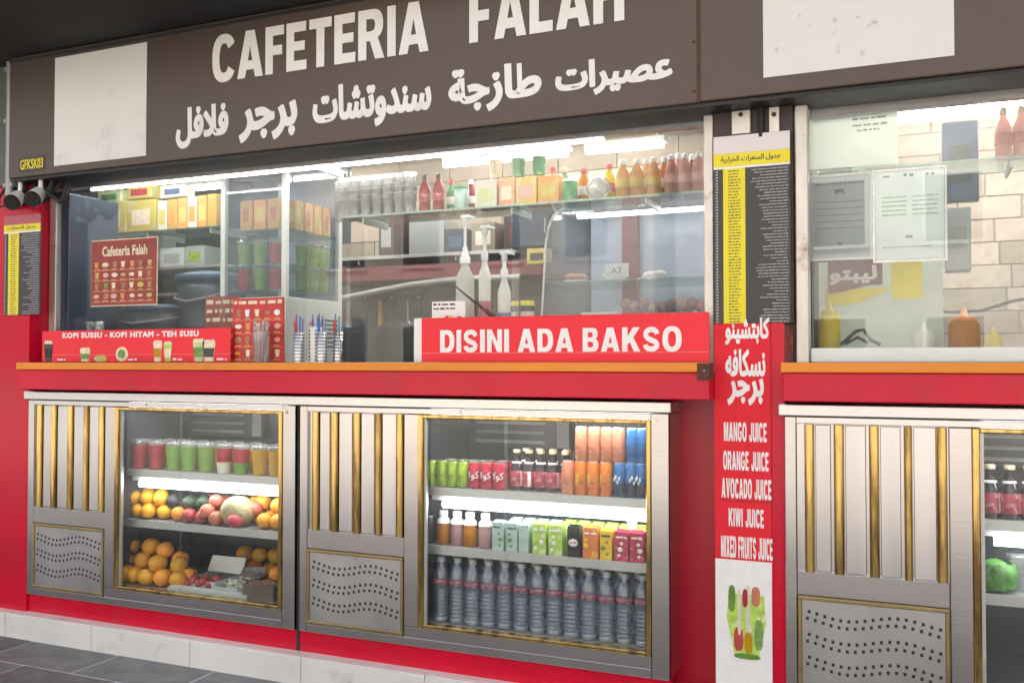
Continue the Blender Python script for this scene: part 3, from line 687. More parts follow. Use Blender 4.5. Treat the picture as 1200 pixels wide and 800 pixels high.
# ---- fruit
def fruit(name, m, r, label, group, sx=1, sy=1, sz=.95, stem='rust', rnd=.012, cat=None):
    t = thing(name, label, cat or name, (0, 0, 0), group)
    b = MB(); b.ball((0, 0, r * sz), r, sx, sy, sz, 18, 12, rnd); part('skin', b, m, t)
    b = MB(); b.tube((0, 0, 2 * r * sz - .003), (0, 0, 2 * r * sz + .004), .003, 6); part('stalk', b, stem, t)
    return t
def spots(lst, Y, r):
    """(px, py of the middle, dy) -> base positions"""
    return [(hit(px, py, Y + dy).x, Y + dy, hit(px, py, Y + dy).z - r) for px, py, dy in lst]
up = [(157, 583, .02), (172, 584, .0), (187, 586, .01)]
lo = [(148, 602, 0), (162, 603, 0), (176, 604, -.01), (191, 605, 0)]
Yf = .15
rr_ = .040
pf = fruit('mandarin', 'mandarin', rr_, '', 'bright mandarins on the middle fridge shelf', rnd=.01)
row_lo = [(hit(px, 600, Yf).x, Yf + .01 * (i % 2), S2 + .002) for i, px in enumerate((147, 161, 176, 191))]
row_up = [(hit(px, 600, Yf + .01).x, Yf + .02, S2 + .002 + rr_ * 1.6) for px in (157, 172, 188)]
many(pf, row_lo + row_up, ['bright yellow mandarin in bottom row, %s one from the vent side' % ORD[i] for i in range(4)] + ['bright yellow mandarin in top row, %s one from the vent side' % ORD[i] for i in range(3)], 'bright mandarins on the middle fridge shelf')
po = fruit('orange', 'orange_fruit', .041, '', 'oranges')
many(po, [(hit(208, 600, Yf).x, Yf, S2 + .002)], ['single orange between the mandarins and the red apples'], 'oranges on the middle fridge shelf')
pm_ = dup(po, (0, 0, 0), '')
many(pm_, [(hit(310, 600, .13).x, .13, S2 + .002), (hit(325, 600, .14).x, .15, S2 + .002), (hit(320, 600, .14).x, .17, S2 + .070)], ['orange beside the melon on the middle shelf', 'orange against the door frame on the middle shelf', 'orange resting on top of two oranges past the melon'], 'oranges on the middle fridge shelf')
pa = fruit('avocado', 'avocado', .041, '', 'avocados', 1.15, 1, .95)
many(pa, [(hit(219, 600, .17).x, .185, S2 + .056), (hit(238, 600, .17).x, .185, S2 + .058)], ['dark green avocado in the middle of three avocados', 'dark green avocado next to the peach coloured fruit'], 'avocados behind the apples')
pa2 = fruit('avocado', 'avocado_dark', .039, 'blackish avocado touching the bright mandarins', 'avocados behind the apples', 1.1, 1, .95)
pa2.location = (hit(201, 600, .17).x, .185, S2 + .057)
pp = fruit('apple', 'apple_red', .038, '', 'apples')
many(pp, [(hit(222, 600, .13).x, .13, S2 + .002), (hit(238, 600, .13).x, .14, S2 + .002), (hit(265, 600, .12).x - .01, .20, S2 + .002), (hit(282, 600, .15).x + .005, .09, S2 + .002)],
     ['dark red apple right after the single orange', 'dark red apple in front of the green avocados', 'dark red apple tucked behind the melon', 'red apple in front of the far end of the melon'], 'apples on the middle fridge shelf')
pp.children[0].data  # keep
pe = fruit('peach', 'peach', .038, '', 'peaches')
many(pe, [(hit(247, 600, .14).x, .13, S2 + .035), (hit(252, 600, .15).x, .16, S2 + .085), (hit(254, 600, .12).x, .105, S2 + .002), (hit(293, 600, .14).x, .17, S2 + .055)],
     ['pinkish peach leaning on the apples before the melon', 'topmost pinkish peach of the heap', 'pinkish peach on the shelf touching the melon', 'pinkish peach behind the melon near the oranges'], 'peaches around the melon')
ml = thing('melon', 'large netted tan melon lying on the middle fridge shelf', 'melon', (hit(279, 600, .15).x, .15, S2 + .001))
b = MB(); b.ball((ml.location.x, .15, S2 + .076), .075, 1.25, 1.0, 1.0, 24, 16, .01); part('skin', b, 'melon', ml)
b = MB(); b.tube((ml.location.x + .078, .13, S2 + .075), (ml.location.x + .09, .12, S2 + .08), .004, 8); part('stalk', b, 'melon', ml)
xe = dup(pp, (0, 0, 0)); many(xe, [(hit(px, 600, .24).x, .245, S2 + .002 + dz) for px, dz in ((224, 0), (240, 0), (256, .0), (272, 0), (246, .06), (264, .06), (282, .062))], 'dark red apple in the rear row on the middle fridge shelf', 'rear apples')
xe = dup(pf, (0, 0, 0)); many(xe, [(hit(px, 600, .24).x, .24, S2 + .002 + dz) for px, dz in ((150, 0), (166, 0), (182, 0), (198, 0), (158, .07), (174, .07), (190, .07))], 'mandarin in the rear row on the middle fridge shelf', 'rear mandarins')
xe = dup(po, (0, 0, 0)); many(xe, [(hit(px, 600, .24).x, .24, S2 + .002 + dz) for px, dz in ((304, 0), (320, 0), (310, .07), (300, .065))], 'orange in the rear row past the melon', 'rear oranges')
# heap of big oranges on the tray
big = fruit('orange', 'orange_fruit_pale', .046, '', 'big oranges heaped on the fridge tray', rnd=.015)
bm_ = [(150, .10, 0), (171, .09, 0), (191, .10, 0), (212, .11, 0), (155, .16, .0), (182, .16, .0), (205, .17, .0), (149, .135, .070), (167, .13, .072), (187, .12, .068), (212, .14, .066), (224, .16, .01), (157, .165, .135), (177, .16, .138), (196, .16, .132), (212, .20, .08), (160, .10, .002)]
many(big, [(hit(px, 600, y).x, y, S3 + .001 + dz) for px, y, dz in bm_], 'big pale orange in the heap on the fruit fridge tray', 'big oranges heaped on the fridge tray')
def open_box(name, label, x0, x1, y0, y1, z0, h, m, tilt=0., group=None):
    t = thing(name, label, 'box', ((x0 + x1) / 2, (y0 + y1) / 2, z0), group)
    b = MB(); b.box(x0, x1, y0, y1, z0, z0 + .006); part('bottom', b, m, t)
    for a in ((x0, x1, y0, y0 + .006), (x0, x1, y1 - .006, y1), (x0, x0 + .006, y0 + .0062, y1 - .0062), (x1 - .006, x1, y0 + .0062, y1 - .0062)):
        b = MB(); b.box(*a, z0 + .0062, z0 + h); part('side', b, m, t)
    return t
zt = S3 + .001
x0 = hit(232, 600, .2).x; x1 = hit(262, 600, .2).x
t = open_box('fruit_box', 'white lined box of red fruit between the orange heap and the vegetable tray', x0, x1 + .03, .10, .40, zt, .05, 'paper')
xo = dup(big, (0, 0, 0)); many(xo, [(x0 + .05 + .1 * k, .47, zt + .001) for k in range(5)] + [(x0 + .10 + .1 * k, .46, zt + .082) for k in range(4)], 'orange in the rear row behind the fruit boxes', 'rear oranges behind the boxes')
b = MB(); b.prism([(x0 - .005, zt + .055), (x1 + .05, zt + .055), (x1 + .08, zt + .14), (x0 + .03, zt + .14)], .28, .284); part('paper_liner', b, 'white_plastic', t)
pr = fruit('plum', 'apple_red', .024, '', 'red plums')
many(pr, [(x0 + .02 + .035 * (i % 5), .10 + .05 * (i // 5) + .01, zt + .008 + .02 * (i % 2)) for i in range(10)], 'small dark red plum lying in the white lined box', 'plums in the white lined box')
x0 = hit(264, 600, .18).x; x1 = hit(290, 600, .18).x
t = open_box('vegetable_tray', 'white tray of pale chopped vegetables beside the red fruit', x0, x1 + .02, .08, .36, zt, .035, 'paper')
b = MB()
for k in range(60): b.ball((random.uniform(x0 + .015, x1), random.uniform(.10, .30), zt + .02 + random.uniform(0, .03)), random.uniform(.006, .014), 1.6, 1, .8, 7, 5)
o = part('chopped_vegetable', b, 'white_veg', t); o['kind'] = 'stuff'
b = MB(); b.prism([(x0 + .02, zt + .045), (x1 + .04, zt + .06), (x1 + .05, zt + .11), (x0 + .05, zt + .10)], .26, .262); part('plastic_film', b, 'film', t)
x0 = hit(294, 600, .12).x; x1 = hit(326, 600, .12).x
t = open_box('wooden_crate', 'dark wooden crate with sweet potatoes against the fridge door frame', x0, x1 + .02, .06, .34, zt, .075, 'wood_crate')
for i, (dx, dy, dz, m_) in enumerate([(.05, .10, .06, 'sweet_potato'), (.11, .12, .065, 'sweet_potato'), (.10, .20, .08, 'sweet_potato')]):
    tt = thing('sweet_potato', 'brown sweet potato, %s one in the dark crate' % ('front', 'middle', 'rear')[i], 'sweet potato', (x0 + dx, dy, zt + dz - .03), 'sweet potatoes in the crate')
    b = MB(); b.ball((x0 + dx, dy, zt + dz), .03, 1.7, 1, .9, 14, 9, .04); part('skin', b, m_, tt)
oo = dup(po, (x0 + .12, .16, zt + .075), 'orange lying on the sweet potatoes in the dark crate'); oo['group'] = 'oranges in the crate'
x0 = hit(200, 600, .07).x; x1 = hit(292, 600, .07).x
b = MB(); b.box(x0, x1, .050, .085, S3 + .001, S3 + .02, .003); b.box(x0 + .02, x1 - .03, .052, .08, S3 + .021, S3 + .026); single('price_strip', b, 'paper', 'crumpled white paper strip along the front of the fruit tray', 'paper', ((x0 + x1) / 2, .06, S3))

# ---- cans, bottles and cartons in the drinks fridge
def wrap_text(mb_src, r, cx=0.):
    """bend flat lettering built around x=0 in the plane y=-r round a cylinder of radius r"""
    out = MB()
    vs = []
    for (x, y, z) in mb_src.v:
        a = x / r; rad = -y
        vs.append((rad * math.sin(a), -rad * math.cos(a), z))
    out.add(vs, mb_src.f); return out
def can(m, label, group, h=.115, r=.0315, mark=None, mm='label_white', band=None):
    t = thing('drink_can', label, 'can', (0, 0, 0), group)
    b = MB(); b.lathe((0, 0, 0), [(r * .8, .0), (r, .008), (r, h - .010), (r * .86, h - .001)], 18); part('body', b, m, t)
    b = MB(); b.lathe((0, 0, 0), [(r * .86, h - .0008), (r * .88, h + .001), (r * .80, h + .001), (r * .78, h - .003), (0, h - .003)], 16); part('lid', b, 'can_end', t)
    if mark:
        q = letters(mark, -r * .95, r * .95, h * .32, h * .68, -r, .0007, .02, 2); part('logo', wrap_text(q, r), mm, t)
    if band:
        b = MB(); b.lathe((0, 0, 0), [(r + .0004, h * .05), (r + .0006, h * .06), (r + .0006, h * .42), (r + .0004, h * .43)], 18); part('band', b, band, t)
    return t
def px_row(pxs, Y, z): return [(hit(p, 560, Y).x, Y, z) for p in pxs]
YC = .14
CR = arabic('كولا')
c1 = can('can_green', '', 'lime green cans')
many(c1, px_row((506, 519, 531, 543), YC, S1 + .001), ['lime green drink can at the vent end of the row', 'second lime green can from the vent end', 'third lime green can from the vent end', 'lime green drink can touching the red cans'], 'lime green cans')
c2 = can('can_red', '', 'red cans', mark=CR)
many(c2, px_row((557, 571, 586), YC, S1 + .001), ['red soft drink can touching the green cans', 'middle red soft drink can with white script', 'red soft drink can next to the dark bottles'], 'red cans', spin=False)
def glass_bottle(lab, cap, liquid, label, group, h=.175, r=.030):
    t = thing('drink_bottle', label, 'bottle', (0, 0, 0), group)
    b = MB(); b.lathe((0, 0, 0), [(r * .85, 0), (r, .006), (r, h * .52), (r * .86, h * .60), (r * .50, h * .76), (r * .44, h * .90), (r * .5, h * .91), (r * .5, h * .93)], 18); part('body', b, liquid, t)
    b = MB(); b.lathe((0, 0, 0), [(r * .58, h * .915), (r * .60, h * .99), (r * .5, h), (0, h)], 14); part('cap', b, cap, t)
    if lab:
        b = MB(); b.lathe((0, 0, 0), [(r + .0003, h * .10), (r + .0009, h * .11), (r + .0009, h * .47), (r + .0003, h * .48)], 18); l_ = part('label_wrap', b, lab, t)
        b = MB(); b.lathe((0, 0, 0), [(r * .74, h * .66), (r * .755, h * .665), (r * .62, h * .71), (r * .60, h * .71)], 14); part('neck_label', b, 'label_white', t)
        if lab == 'label_red':
            b = MB(); b.lathe((0, 0, 0), [(r + .0011, h * .105), (r + .0013, h * .11), (r + .0013, h * .47), (r + .0011, h * .475)], 4, -.9, -.45); part('label_stripe', b, 'label_white', l_)
    return t
g1 = glass_bottle('label_red', 'cap_gold', 'cola', '', 'dark bottles with red labels')
many(g1, px_row((606, 620, 634, 648, 663), .17, S1 + .001), ['%s dark bottle with red label from the red cans' % ORD[i].capitalize() for i in range(5)], 'dark bottles with red labels')
c3 = can('can_orange', '', 'orange cans', h=.142, r=.0285, mark='F', mm='carton_yellow')
many(c3, px_row((681, 696, 711), .12, S1 + .001), ['bottom orange can, %s one counting from the dark bottles' % ORD[i + 1] for i in range(3)], 'orange cans')
c3b = can('can_orange_pale', 'bottom pale orange can right beside the dark bottles', 'orange cans', h=.142, r=.0285); c3b.location = (hit(666, 560, .11).x, .11, S1 + .001)
c4 = can('can_orange_pale', '', 'orange cans', h=.142, r=.0285)
many(c4, px_row((682, 697, 712, 725), .125, S1 + .145), ['upper orange can in the stack, %s one from the dark bottles' % ORD[i] for i in range(4)], 'orange cans')
c5 = can('can_blue', '', 'blue cans', h=.142, r=.0285, band='can_navy')
b = MB()
for k in range(4): b.ball((-.012 + .008 * k, -.0285, .075 + .012 * math.sin(k * 2.2)), .006, .8, .15, 1.5, 8, 6)
part('print', b, 'label_white', c5)
many(c5, px_row((727, 741, 753), .12, S1 + .001), ['bottom blue can touching the orange cans', 'middle blue can of the bottom layer', 'bottom blue can against the door frame'], 'blue cans')
c6 = can('can_blue', '', 'blue cans', h=.142, r=.0285)
many(c6, px_row((742, 754), .125, S1 + .145), ['upper blue can stacked next to the orange cans', 'upper blue can stacked against the door frame'], 'blue cans')
YM = .15
c7 = can('can_black', 'dark can alone at the vent end of the carton shelf', 'dark can', h=.12); c7.location = (hit(503, 625, YM).x, YM, S2 + .001)
for i, (px, liq, lab) in enumerate([(520, 'juice_orange', 'amber juice bottle with white cap next to the dark can'), (536, 'juice_pink', 'pink milk bottle with white cap between two amber bottles'),
                                    (551, 'juice_orange', 'amber juice bottle with white cap between two pink bottles'), (569, 'juice_pink', 'pink milk bottle with white cap beside the mint cartons')]):
    t = thing('juice_bottle', lab, 'bottle', (0, 0, 0), 'small juice bottles with white caps')
    r = .031
    b = MB(); b.lathe((0, 0, 0), [(r * .9, 0), (r, .005), (r, .07), (r * .9, .082), (r, .094)], 18); part('body', b, liq, t)
    b = MB(); b.lathe((0, 0, 0), [(r, .0945), (r * .95, .108), (r * .6, .120), (r * .56, .126)], 18); part('shoulder', b, 'white_plastic', t)
    b = MB(); b.lathe((0, 0, 0), [(r * .66, .1265), (r * .66, .146), (r * .5, .149), (0, .149)], 16); part('cap', b, 'cap_white', t)
    t.location = (hit(px, 625, YM).x, YM, S2 + .001)
def carton(m, w_, d, h, label, group, accent=None, pull=True, am='label_white'):
    t = thing('drink_carton', label, 'carton', (0, 0, 0), group)
    b = MB(); b.box(-w_ / 2, w_ / 2, -d / 2, d / 2, 0, h, .002); part('body', b, m, t)
    b = MB(); b.box(-w_ / 2 + .004, w_ / 2 - .004, -.003, .003, h + .0002, h + .006); b.box(w_ / 2 - .02, w_ / 2 - .004, -d / 2 + .006, -.006, h + .0002, h + .002); part('top_flap', b, m, t)
    if accent == 'oval':
        b = MB(); b.disc(0, h * .48, w_ * .38, -d / 2 - .0002, 16, .8, .0008); part('emblem', b, am, t)
        b = MB(); scribble(b, -w_ * .28, w_ * .28, h * .46, .006, -d / 2 - .0011); part('print', b, 'can_red', t)
    elif accent:
        b = MB()
        for k in range(3): b.ball((random.uniform(-.3, .3) * w_, -d / 2, h * (.2 + .2 * k)), .006 + .003 * (k % 2), 1.3, .12, 1.1, 9, 6)
        part('fruit_print', b, accent, t)
        b = MB(); scribble(b, -w_ * .38, w_ * .38, h * .78, .009, -d / 2 - .0003); part('print', b, am, t)
    return t
for i, (px, m_, w_, h, acc, am, lab) in enumerate([
    (586, 'carton_mint', .055, .125, 'print_green_food', 'print_dark', 'mint coloured carton next to the pink milk bottle'),
    (602, 'carton_mint', .055, .125, 'print_green_food', 'print_dark', 'mint coloured carton in the middle, before the grey one'),
    (616, 'carton_mint', .048, .12, None, None, 'plain mint grey carton touching the lime cartons'),
    (634, 'carton_lime', .062, .13, 'label_white', 'label_white', 'lime green carton next to the mint cartons'),
    (653, 'carton_lime', .062, .13, 'label_white', 'label_white', 'lime green carton next to the black carton'),
    (674, 'can_black', .055, .128, 'oval', 'label_white', 'black carton with white oval emblem and red base'),
    (694, 'carton_orange', .068, .13, 'carton_yellow', 'label_white', 'orange juice carton beside the black carton'),
    (712, 'carton_yellow', .052, .122, 'print_green_food', 'print_dark', 'yellow juice carton between the orange and red cartons'),
    (730, 'carton_red', .060, .122, 'label_white', 'label_white', 'dark red carton beside the yellow carton'),
    (748, 'carton_red', .060, .122, 'label_white', 'label_white', 'dark red carton against the fridge door frame')]):
    c = carton(m_, w_ * .98, .05, h, lab, 'drink cartons on the lit shelf', acc, am=am)
    c.location = (hit(px, 640, .12).x, .12, S2 + .001)
# white cup on the cartons
t = thing('foam_cup', 'small white cup standing on top of the red cartons', 'cup', (hit(741, 615, .14).x, .14, S2 + .13))
b = MB(); b.lathe(t.location, [(.018, 0), (.022, .03), (.024, .031)], 14); part('cup_body', b, 'white_plastic', t)
b = MB(); b.lathe(t.location, [(.024, .0315), (.025, .035), (.0, .036)], 14); part('lid', b, 'white_plastic', t)
# water bottles
wb = thing('water_bottle', '', 'bottle', (0, 0, 0), 'clear water bottles')
r = .036
b = MB(); prof = [(r * .55, .006), (r * .8, 0), (r, .010)]
for k in range(8): z = .020 + k * .017; prof += [(r, z), (r * .92, z + .005), (r, z + .011)]
prof += [(r, .160), (r, .19), (r * .97, .205), (r * .86, .225), (r * .62, .243), (r * .42, .252), (r * .40, .262)]
b.lathe((0, 0, 0), prof, 18); part('body', b, 'bottle_clear', wb)
b = MB(); b.lathe((0, 0, 0), [(r * .48, .2625), (r * .48, .280), (r * .43, .283), (0, .283)], 14); part('cap', b, 'stack_plastic', wb)
b = MB(); b.lathe((0, 0, 0), [(r + .0006, .166), (r + .0012, .167), (r + .0012, .184), (r + .0006, .185)], 18); part('label_wrap', b, 'label_water', wb)
b = MB(); b.lathe((0, 0, 0), [(r * .6, .001), (r * .97, .004), (r * .97, .022), (r * .9, .024)], 14); part('base_glint', b, 'stack_plastic', wb)  # milky ring stands in for white glints at the bottle foot
fx0, fx1 = FX[1] + .655, FX[1] + 1.635
xs1 = [fx0 + .035 + i * (fx1 - fx0 - .06) / 12 for i in range(13)]
many(wb, [(x, .10 + random.uniform(-.004, .004), S3 + .001) for x in xs1], ['clear water bottle in the front row, %s one from the vent side' % ORD[i] for i in range(13)], 'water bottles in the front row')
wb2 = dup(wb, (0, 0, 0))
many(wb2, [(x + .039, .166, S3 + .001) for x in xs1[:-1]], 'clear water bottle half hidden behind the front row of water', 'water bottles in the rear row')
wb3 = dup(wb, (0, 0, 0))
many(wb3, [(x, .235, S3 + .001) for x in xs1], 'clear water bottle in the third row deep in the drinks fridge', 'water bottles in the third row')

# rear rows deeper in the fridge
for src, zz, yy, xx0, xx1, st, lab, grp in ((c1, S1, .22, .0, .20, .055, 'lime green can in the rear row behind the lime cans', 'rear lime cans'), (c2, S1, .225, .19, .36, .066, 'red can in the rear row behind the red cans', 'rear red cans'),
                              (g1, S1, .25, .36, .66, .064, 'dark bottle in the rear row behind the labelled bottles', 'rear dark bottles'), (c4, S1, .20, .68, .90, .060, 'orange can in the rear row behind the orange stack', 'rear orange cans')):
    o = dup(src, (0, 0, 0)); n_ = int((xx1 - xx0) / st); many(o, [(fx0 + xx0 + k * st + .02, yy, zz + .001) for k in range(n_ + 1)], lab, grp)
rc = carton('carton_mint', .055, .05, .128, 'mint carton in the rear row on the lit shelf', 'rear cartons', 'print_green_food', am='print_dark')
many(rc, [(fx0 + .36 + k * .062, .20, S2 + .001) for k in range(4)], 'mint carton in the rear row on the lit shelf', 'rear mint cartons', spin=False)
rc = carton('carton_lime', .055, .05, .132, 'lime carton in the rear row on the lit shelf', 'rear cartons', 'label_white')
many(rc, [(fx0 + .61 + k * .062, .20, S2 + .001) for k in range(6)], 'lime carton in the rear row on the lit shelf', 'rear lime cartons', spin=False)
# third fridge: dark bottles and a cabbage
g2 = glass_bottle('label_red', 'cap_gold', 'cola', '', 'dark bottles in the fridge past the pillar', h=.19, r=.033)
many(g2, [(hit(p, 560, .16).x, .16, S1 + .001) for p in (1160, 1183, 1206, 1229)], ['dark bottle with red label nearest the brass frame past the pillar', 'second dark bottle from the brass frame past the pillar', 'third dark bottle from the brass frame past the pillar', 'fourth dark bottle from the brass frame past the pillar'], 'dark bottles in the fridge past the pillar')
cb = thing('cabbage', 'round green leafy cabbage on the lower shelf past the pillar', 'cabbage', (hit(1166, 680, .16).x, .16, S2 + .001))
p = cb.location
b = MB(); b.ball((p.x, p.y, p.z + .055), .058, 1.15, 1, .95, 22, 14, .05); part('heart', b, 'cabbage', cb)
for k in range(9):
    a = k * 2 * PI / 9; b = MB(); c = Vector((p.x + .05 * math.cos(a), p.y + .05 * math.sin(a), p.z + .045))
    vs = []; fs = []
    for i in range(5):
        for j in range(5):
            u = (i - 2) / 2; v = (j - 2) / 2; rad = .072 - .006 * math.cos(v * 3 + k) - .01 * u * u
            aa = a + u * .62; el = v * .75
            vs.append((p.x + rad * 1.1 * math.cos(aa) * math.cos(el), p.y + rad * math.sin(aa) * math.cos(el), p.z + .055 + rad * .9 * math.sin(el) + .004 * math.sin(7 * u + k)))
    fs = [(i * 5 + j, i * 5 + j + 1, i * 5 + j + 6, i * 5 + j + 5) for i in range(4) for j in range(4)]
    b.add(vs, fs, True); part('leaf', b, 'cabbage', cb)
t = thing('food_tub', 'clear plastic tub standing beside the green cabbage', 'tub', (hit(1200, 680, .2).x, .2, S2 + .001)); p = t.location
b = MB(); b.lathe(p, [(.045, 0), (.055, .12)], 18); part('tub_body', b, 'cup_clear', t)
b = MB(); b.lathe(p, [(.058, .1205), (.058, .13), (0, .131)], 18); part('lid', b, 'cup_clear', t)

# ================================================================== PILLAR: poster and menu board
ps = thing('juice_poster', 'tall narrow red poster listing juices in white on the pillar', 'poster', (-.61, .01, .2))
b = MB(); b.box(-.7185, -.508, .003, .0105, .752, 1.648); part('sheet', b, 'red_poster', ps)
b = MB(); b.box(-.7185, -.508, .0035, .0105, .19, .7515); part('sheet', b, 'label_white', ps, 'white lower sheet with picture of a mixed fruit drink')
for s_, x0, x1, yt, yb, ar, fat in (('كابتشينو', 850, 902, 372, 404, 1, .03), ('نسكافه', 850, 897, 409, 441, 1, .03), ('برجر', 852, 895, 443, 475, 1, .035), ('MANGO JUICE', 848, 898, 495, 517, 0, .04), ('ORANGE JUICE', 847, 900, 529, 551, 0, .06),
                            ('AVOCADO JUICE', 845, 903, 561, 584, 0, .03), ('KIWI JUICE', 853, 894, 596, 617, 0, .045), ('MIXED FRUITS JUICE', 844, 904, 629, 654, 0, .045)):
    a, c, z0, z1 = rect(x0, x1, yt, yb, .003)
    if ar: part('lettering', script(s_, a, c, z0, z1, .0026, .0012, fat * .7, 3), 'label_white', ps)
    else:
        for q in block(s_, a, c, z0, z1, .0028, .0012, 12, 45): part('letter', q, 'label_white', ps)
a, c, z0, z1 = rect(842, 904, 583, 587, .003)
b = MB(); b.path([(a, .002, z0 + .004), (a + .05, .002, z0 - .002), (a + .1, .002, z0 + .001), (c, .002, z0)], .0012, 6); b.path([(a + .1, .002, z0 + .06), (a + .06, .002, z0 + .03), (a + .02, .002, z0 + .03)], .0008, 6); part('scratch', b, 'print_dark', ps)
# picture: jug of mixed fruit
a, c, z0, z1 = rect(848, 900, 686, 770, .0035)
cx = (a + c) / 2; wz = c - a; hz = z1 - z0
b = MB(); b.prism([(cx - wz * .28, z0), (cx + wz * .25, z0), (cx + wz * .42, z0 + hz * .5), (cx + wz * .38, z1 - hz * .12), (cx - wz * .40, z1 - hz * .12), (cx - wz * .46, z0 + hz * .55)], .0028, .0034); pic = part('drink_picture', b, 'carton_lime', ps)
for i, (m_, u0, u1, v0, v1) in enumerate([('apple_red', -.30, -.08, .08, .42), ('juice_pale', -.22, -.12, .30, .95), ('juice_pale', -.04, .08, .35, 1.02), ('peach', .10, .30, .72, 1.0), ('juice_green_deep', -.42, -.26, .62, 1.0), ('print_green_food', .16, .36, .12, .55), ('juice_yellow', -.06, .12, .06, .36), ('juice_green_deep', -.30, .30, -.02, .06), ('juice_red', -.10, .02, .70, .96)]):
    n_ = 10; q = MB(); mx_, mz_ = cx + wz * (u0 + u1) / 2, z0 + hz * (v0 + v1) / 2
    q.prism([(mx_ + wz * (u1 - u0) / 2 * math.copysign(abs(math.cos(2 * PI * k / n_)) ** .7, math.cos(2 * PI * k / n_)), mz_ + hz * (v1 - v0) / 2 * math.copysign(abs(math.sin(2 * PI * k / n_)) ** .7, math.sin(2 * PI * k / n_))) for k in range(n_)], .0018 - i * .0001, .0024 - i * .0001); part('fruit_print', q, m_, pic)
# vertical vinyl strip left by the poster's edge
def menu_board(label, x0, x1, z0, z1, y, header, rows, hm, rtl=True):
    t = thing('menu_board', label, 'menu', ((x0 + x1) / 2, y, z0), 'calorie menu boards')
    H_ = z1 - z0; W_ = x1 - x0
    b = MB(); b.box(x0, x1, y - .006, y, z0, z1, .001); part('panel', b, 'menu_black', t)
    h1 = z1 - H_ * .095; h2 = z1 - H_ * .165
    b = MB(); b.box(x0 + .001, x1 - .001, y - .0072, y - .0061, h1, z1 - .001); part('header', b, hm, t)
    b = MB(); b.box(x0 + .001, x1 - .001, y - .0072, y - .0061, h2, h1 - .0004); hd = part('title_band', b, 'menu_yellow', t)
    part('lettering', letters(arabic(header), x0 + W_ * .10, x1 - W_ * .12, h2 + H_ * .018, h1 - H_ * .014, y - .0073, .0008, .02), 'print_dark', t)
    b = MB(); b.box(x0 + .001, x1 - .001, y - .0068, y - .0061, h2 - .008, h2 - .0004); part('rule', b, 'label_white', t)
    b = MB(); b.box(x0 + W_ * .13, x0 + W_ * .42, y - .0072, y - .0061, z0 + .001, h2 - .0084); part('number_column', b, 'menu_yellow', t)
    n = MB(); it = MB(); lf = MB()
    dz = (h2 - .014 - z0) / rows
    for k in range(rows):
        z = h2 - .012 - (k + 1) * dz + dz * .25
        scribble(n, x0 + W_ * .20, x0 + W_ * random.choice((.33, .36, .36)), z, dz * .42, y - .0073, .5)
        L_ = random.uniform(.15, .45) * W_ if k > 8 else random.uniform(.3, .55) * W_
        scribble(it, x1 - W_ * .03 - L_, x1 - W_ * .03, z, dz * .34, y - .0062)
        lf.box(x0 + W_ * .03, x0 + W_ * .06, y - .0068, y - .0061, z, z + dz * .5)
    part('numbers', n, 'print_dark', t); part('item_lines', it, 'print_light', t); part('tick_marks', lf, 'print_light', t)
    return t
menu_board('tall black and yellow calorie menu on the pillar above the juice poster', -.7205, -.432, 1.650, 2.375, .018, 'جدول السعرات الحرارية', 52, 'menu_white')
a, c, z0, z1 = rect(4, 47, 252, 369, -.004)
menu_board('black and yellow calorie menu on the red wall near the spotlights', a, c, z0, z1, -.004, 'جدول السعرات', 36, 'menu_pink')
# brackets over the menu
t = thing('bracket', 'pair of rusty metal brackets over the pillar menu board', 'bracket', (-.6, .03, 2.4))
for px0, px1 in ((859, 881), (903, 915)):
    a, c, z0, z1 = rect(px0, px1, 124, 157, .02)
    b = MB(); b.box(a, c, .016, .034, z0, 2.47, .002); pt = part('plate', b, 'old_alu', t)
    b = MB(); b.tube(((a + c) / 2, .017, (z0 + z1) / 2 + .02), ((a + c) / 2, .012, (z0 + z1) / 2 + .02), .009, 10); part('bolt', b, 'rust', pt)
b = MB(); b.tube((hit(892, 140, .03).x, .02, 2.36), (hit(892, 140, .03).x, .02, 2.47), .012, 8); part('cable', b, 'black_rubber', t)

# ================================================================== WINDOWS (frames and panes)
wf = thing('shop_window', 'long shop window over the counter, beside the pillar menu', 'window', (-2.6, .13, 1.5))
b = MB(); b.box(-4.412, -.765, .118, .16, 2.450, 2.474, .003); part('top_rail', b, 'steel_bright', wf)
a = hit(52, 400, .12).x; c = hit(60, 400, .12).x
b = MB(); b.box(-4.412, -4.36, .118, .16, 1.5, 2.437, .003); part('post', b, 'old_alu', wf, 'post against the red wall')
b = MB(); b.box(-4.359, -4.30, .15, .5, 1.5, 2.437, .003); part('side_column', b, 'navy', wf)
b = MB(); b.box(-.763, -.726, .035, .12, 1.5, 2.471, .003); part('post', b, 'old_alu', wf, 'stained pale post beside the pillar menu')
cuts = [-4.30, hit(258, 300, .14).x, hit(405, 300, .14).x, hit(600, 300, .14).x, -.765]
for i in range(4):
    y = .134 if i % 2 else .146
    b = MB(); b.box(cuts[i] + .001, cuts[i + 1] + (.03 if i < 3 else 0), y, y + .005, 1.503, 2.437); part('pane', b, 'window_glass', wf)
b = MB(); b.box(-4.30, -.765, .130, .158, 1.4995, 1.5028); part('track', b, 'old_alu', wf)
# light strip under the sign
t = thing('light_strip', 'long thin glowing light strip directly under the shop sign', 'light', (-2.8, .1, 2.45))
a = hit(95, 213, .10).x; c = hit(700, 150, .10).x
b = MB(); b.box(a - .01, c + .01, .162, .20, 2.452, 2.471); part('housing', b, 'white_frame', t)
b = MB(); b.box(a, c, .165, .18, 2.444, 2.4515); part('diffuser', b, 'tube_thin', t)
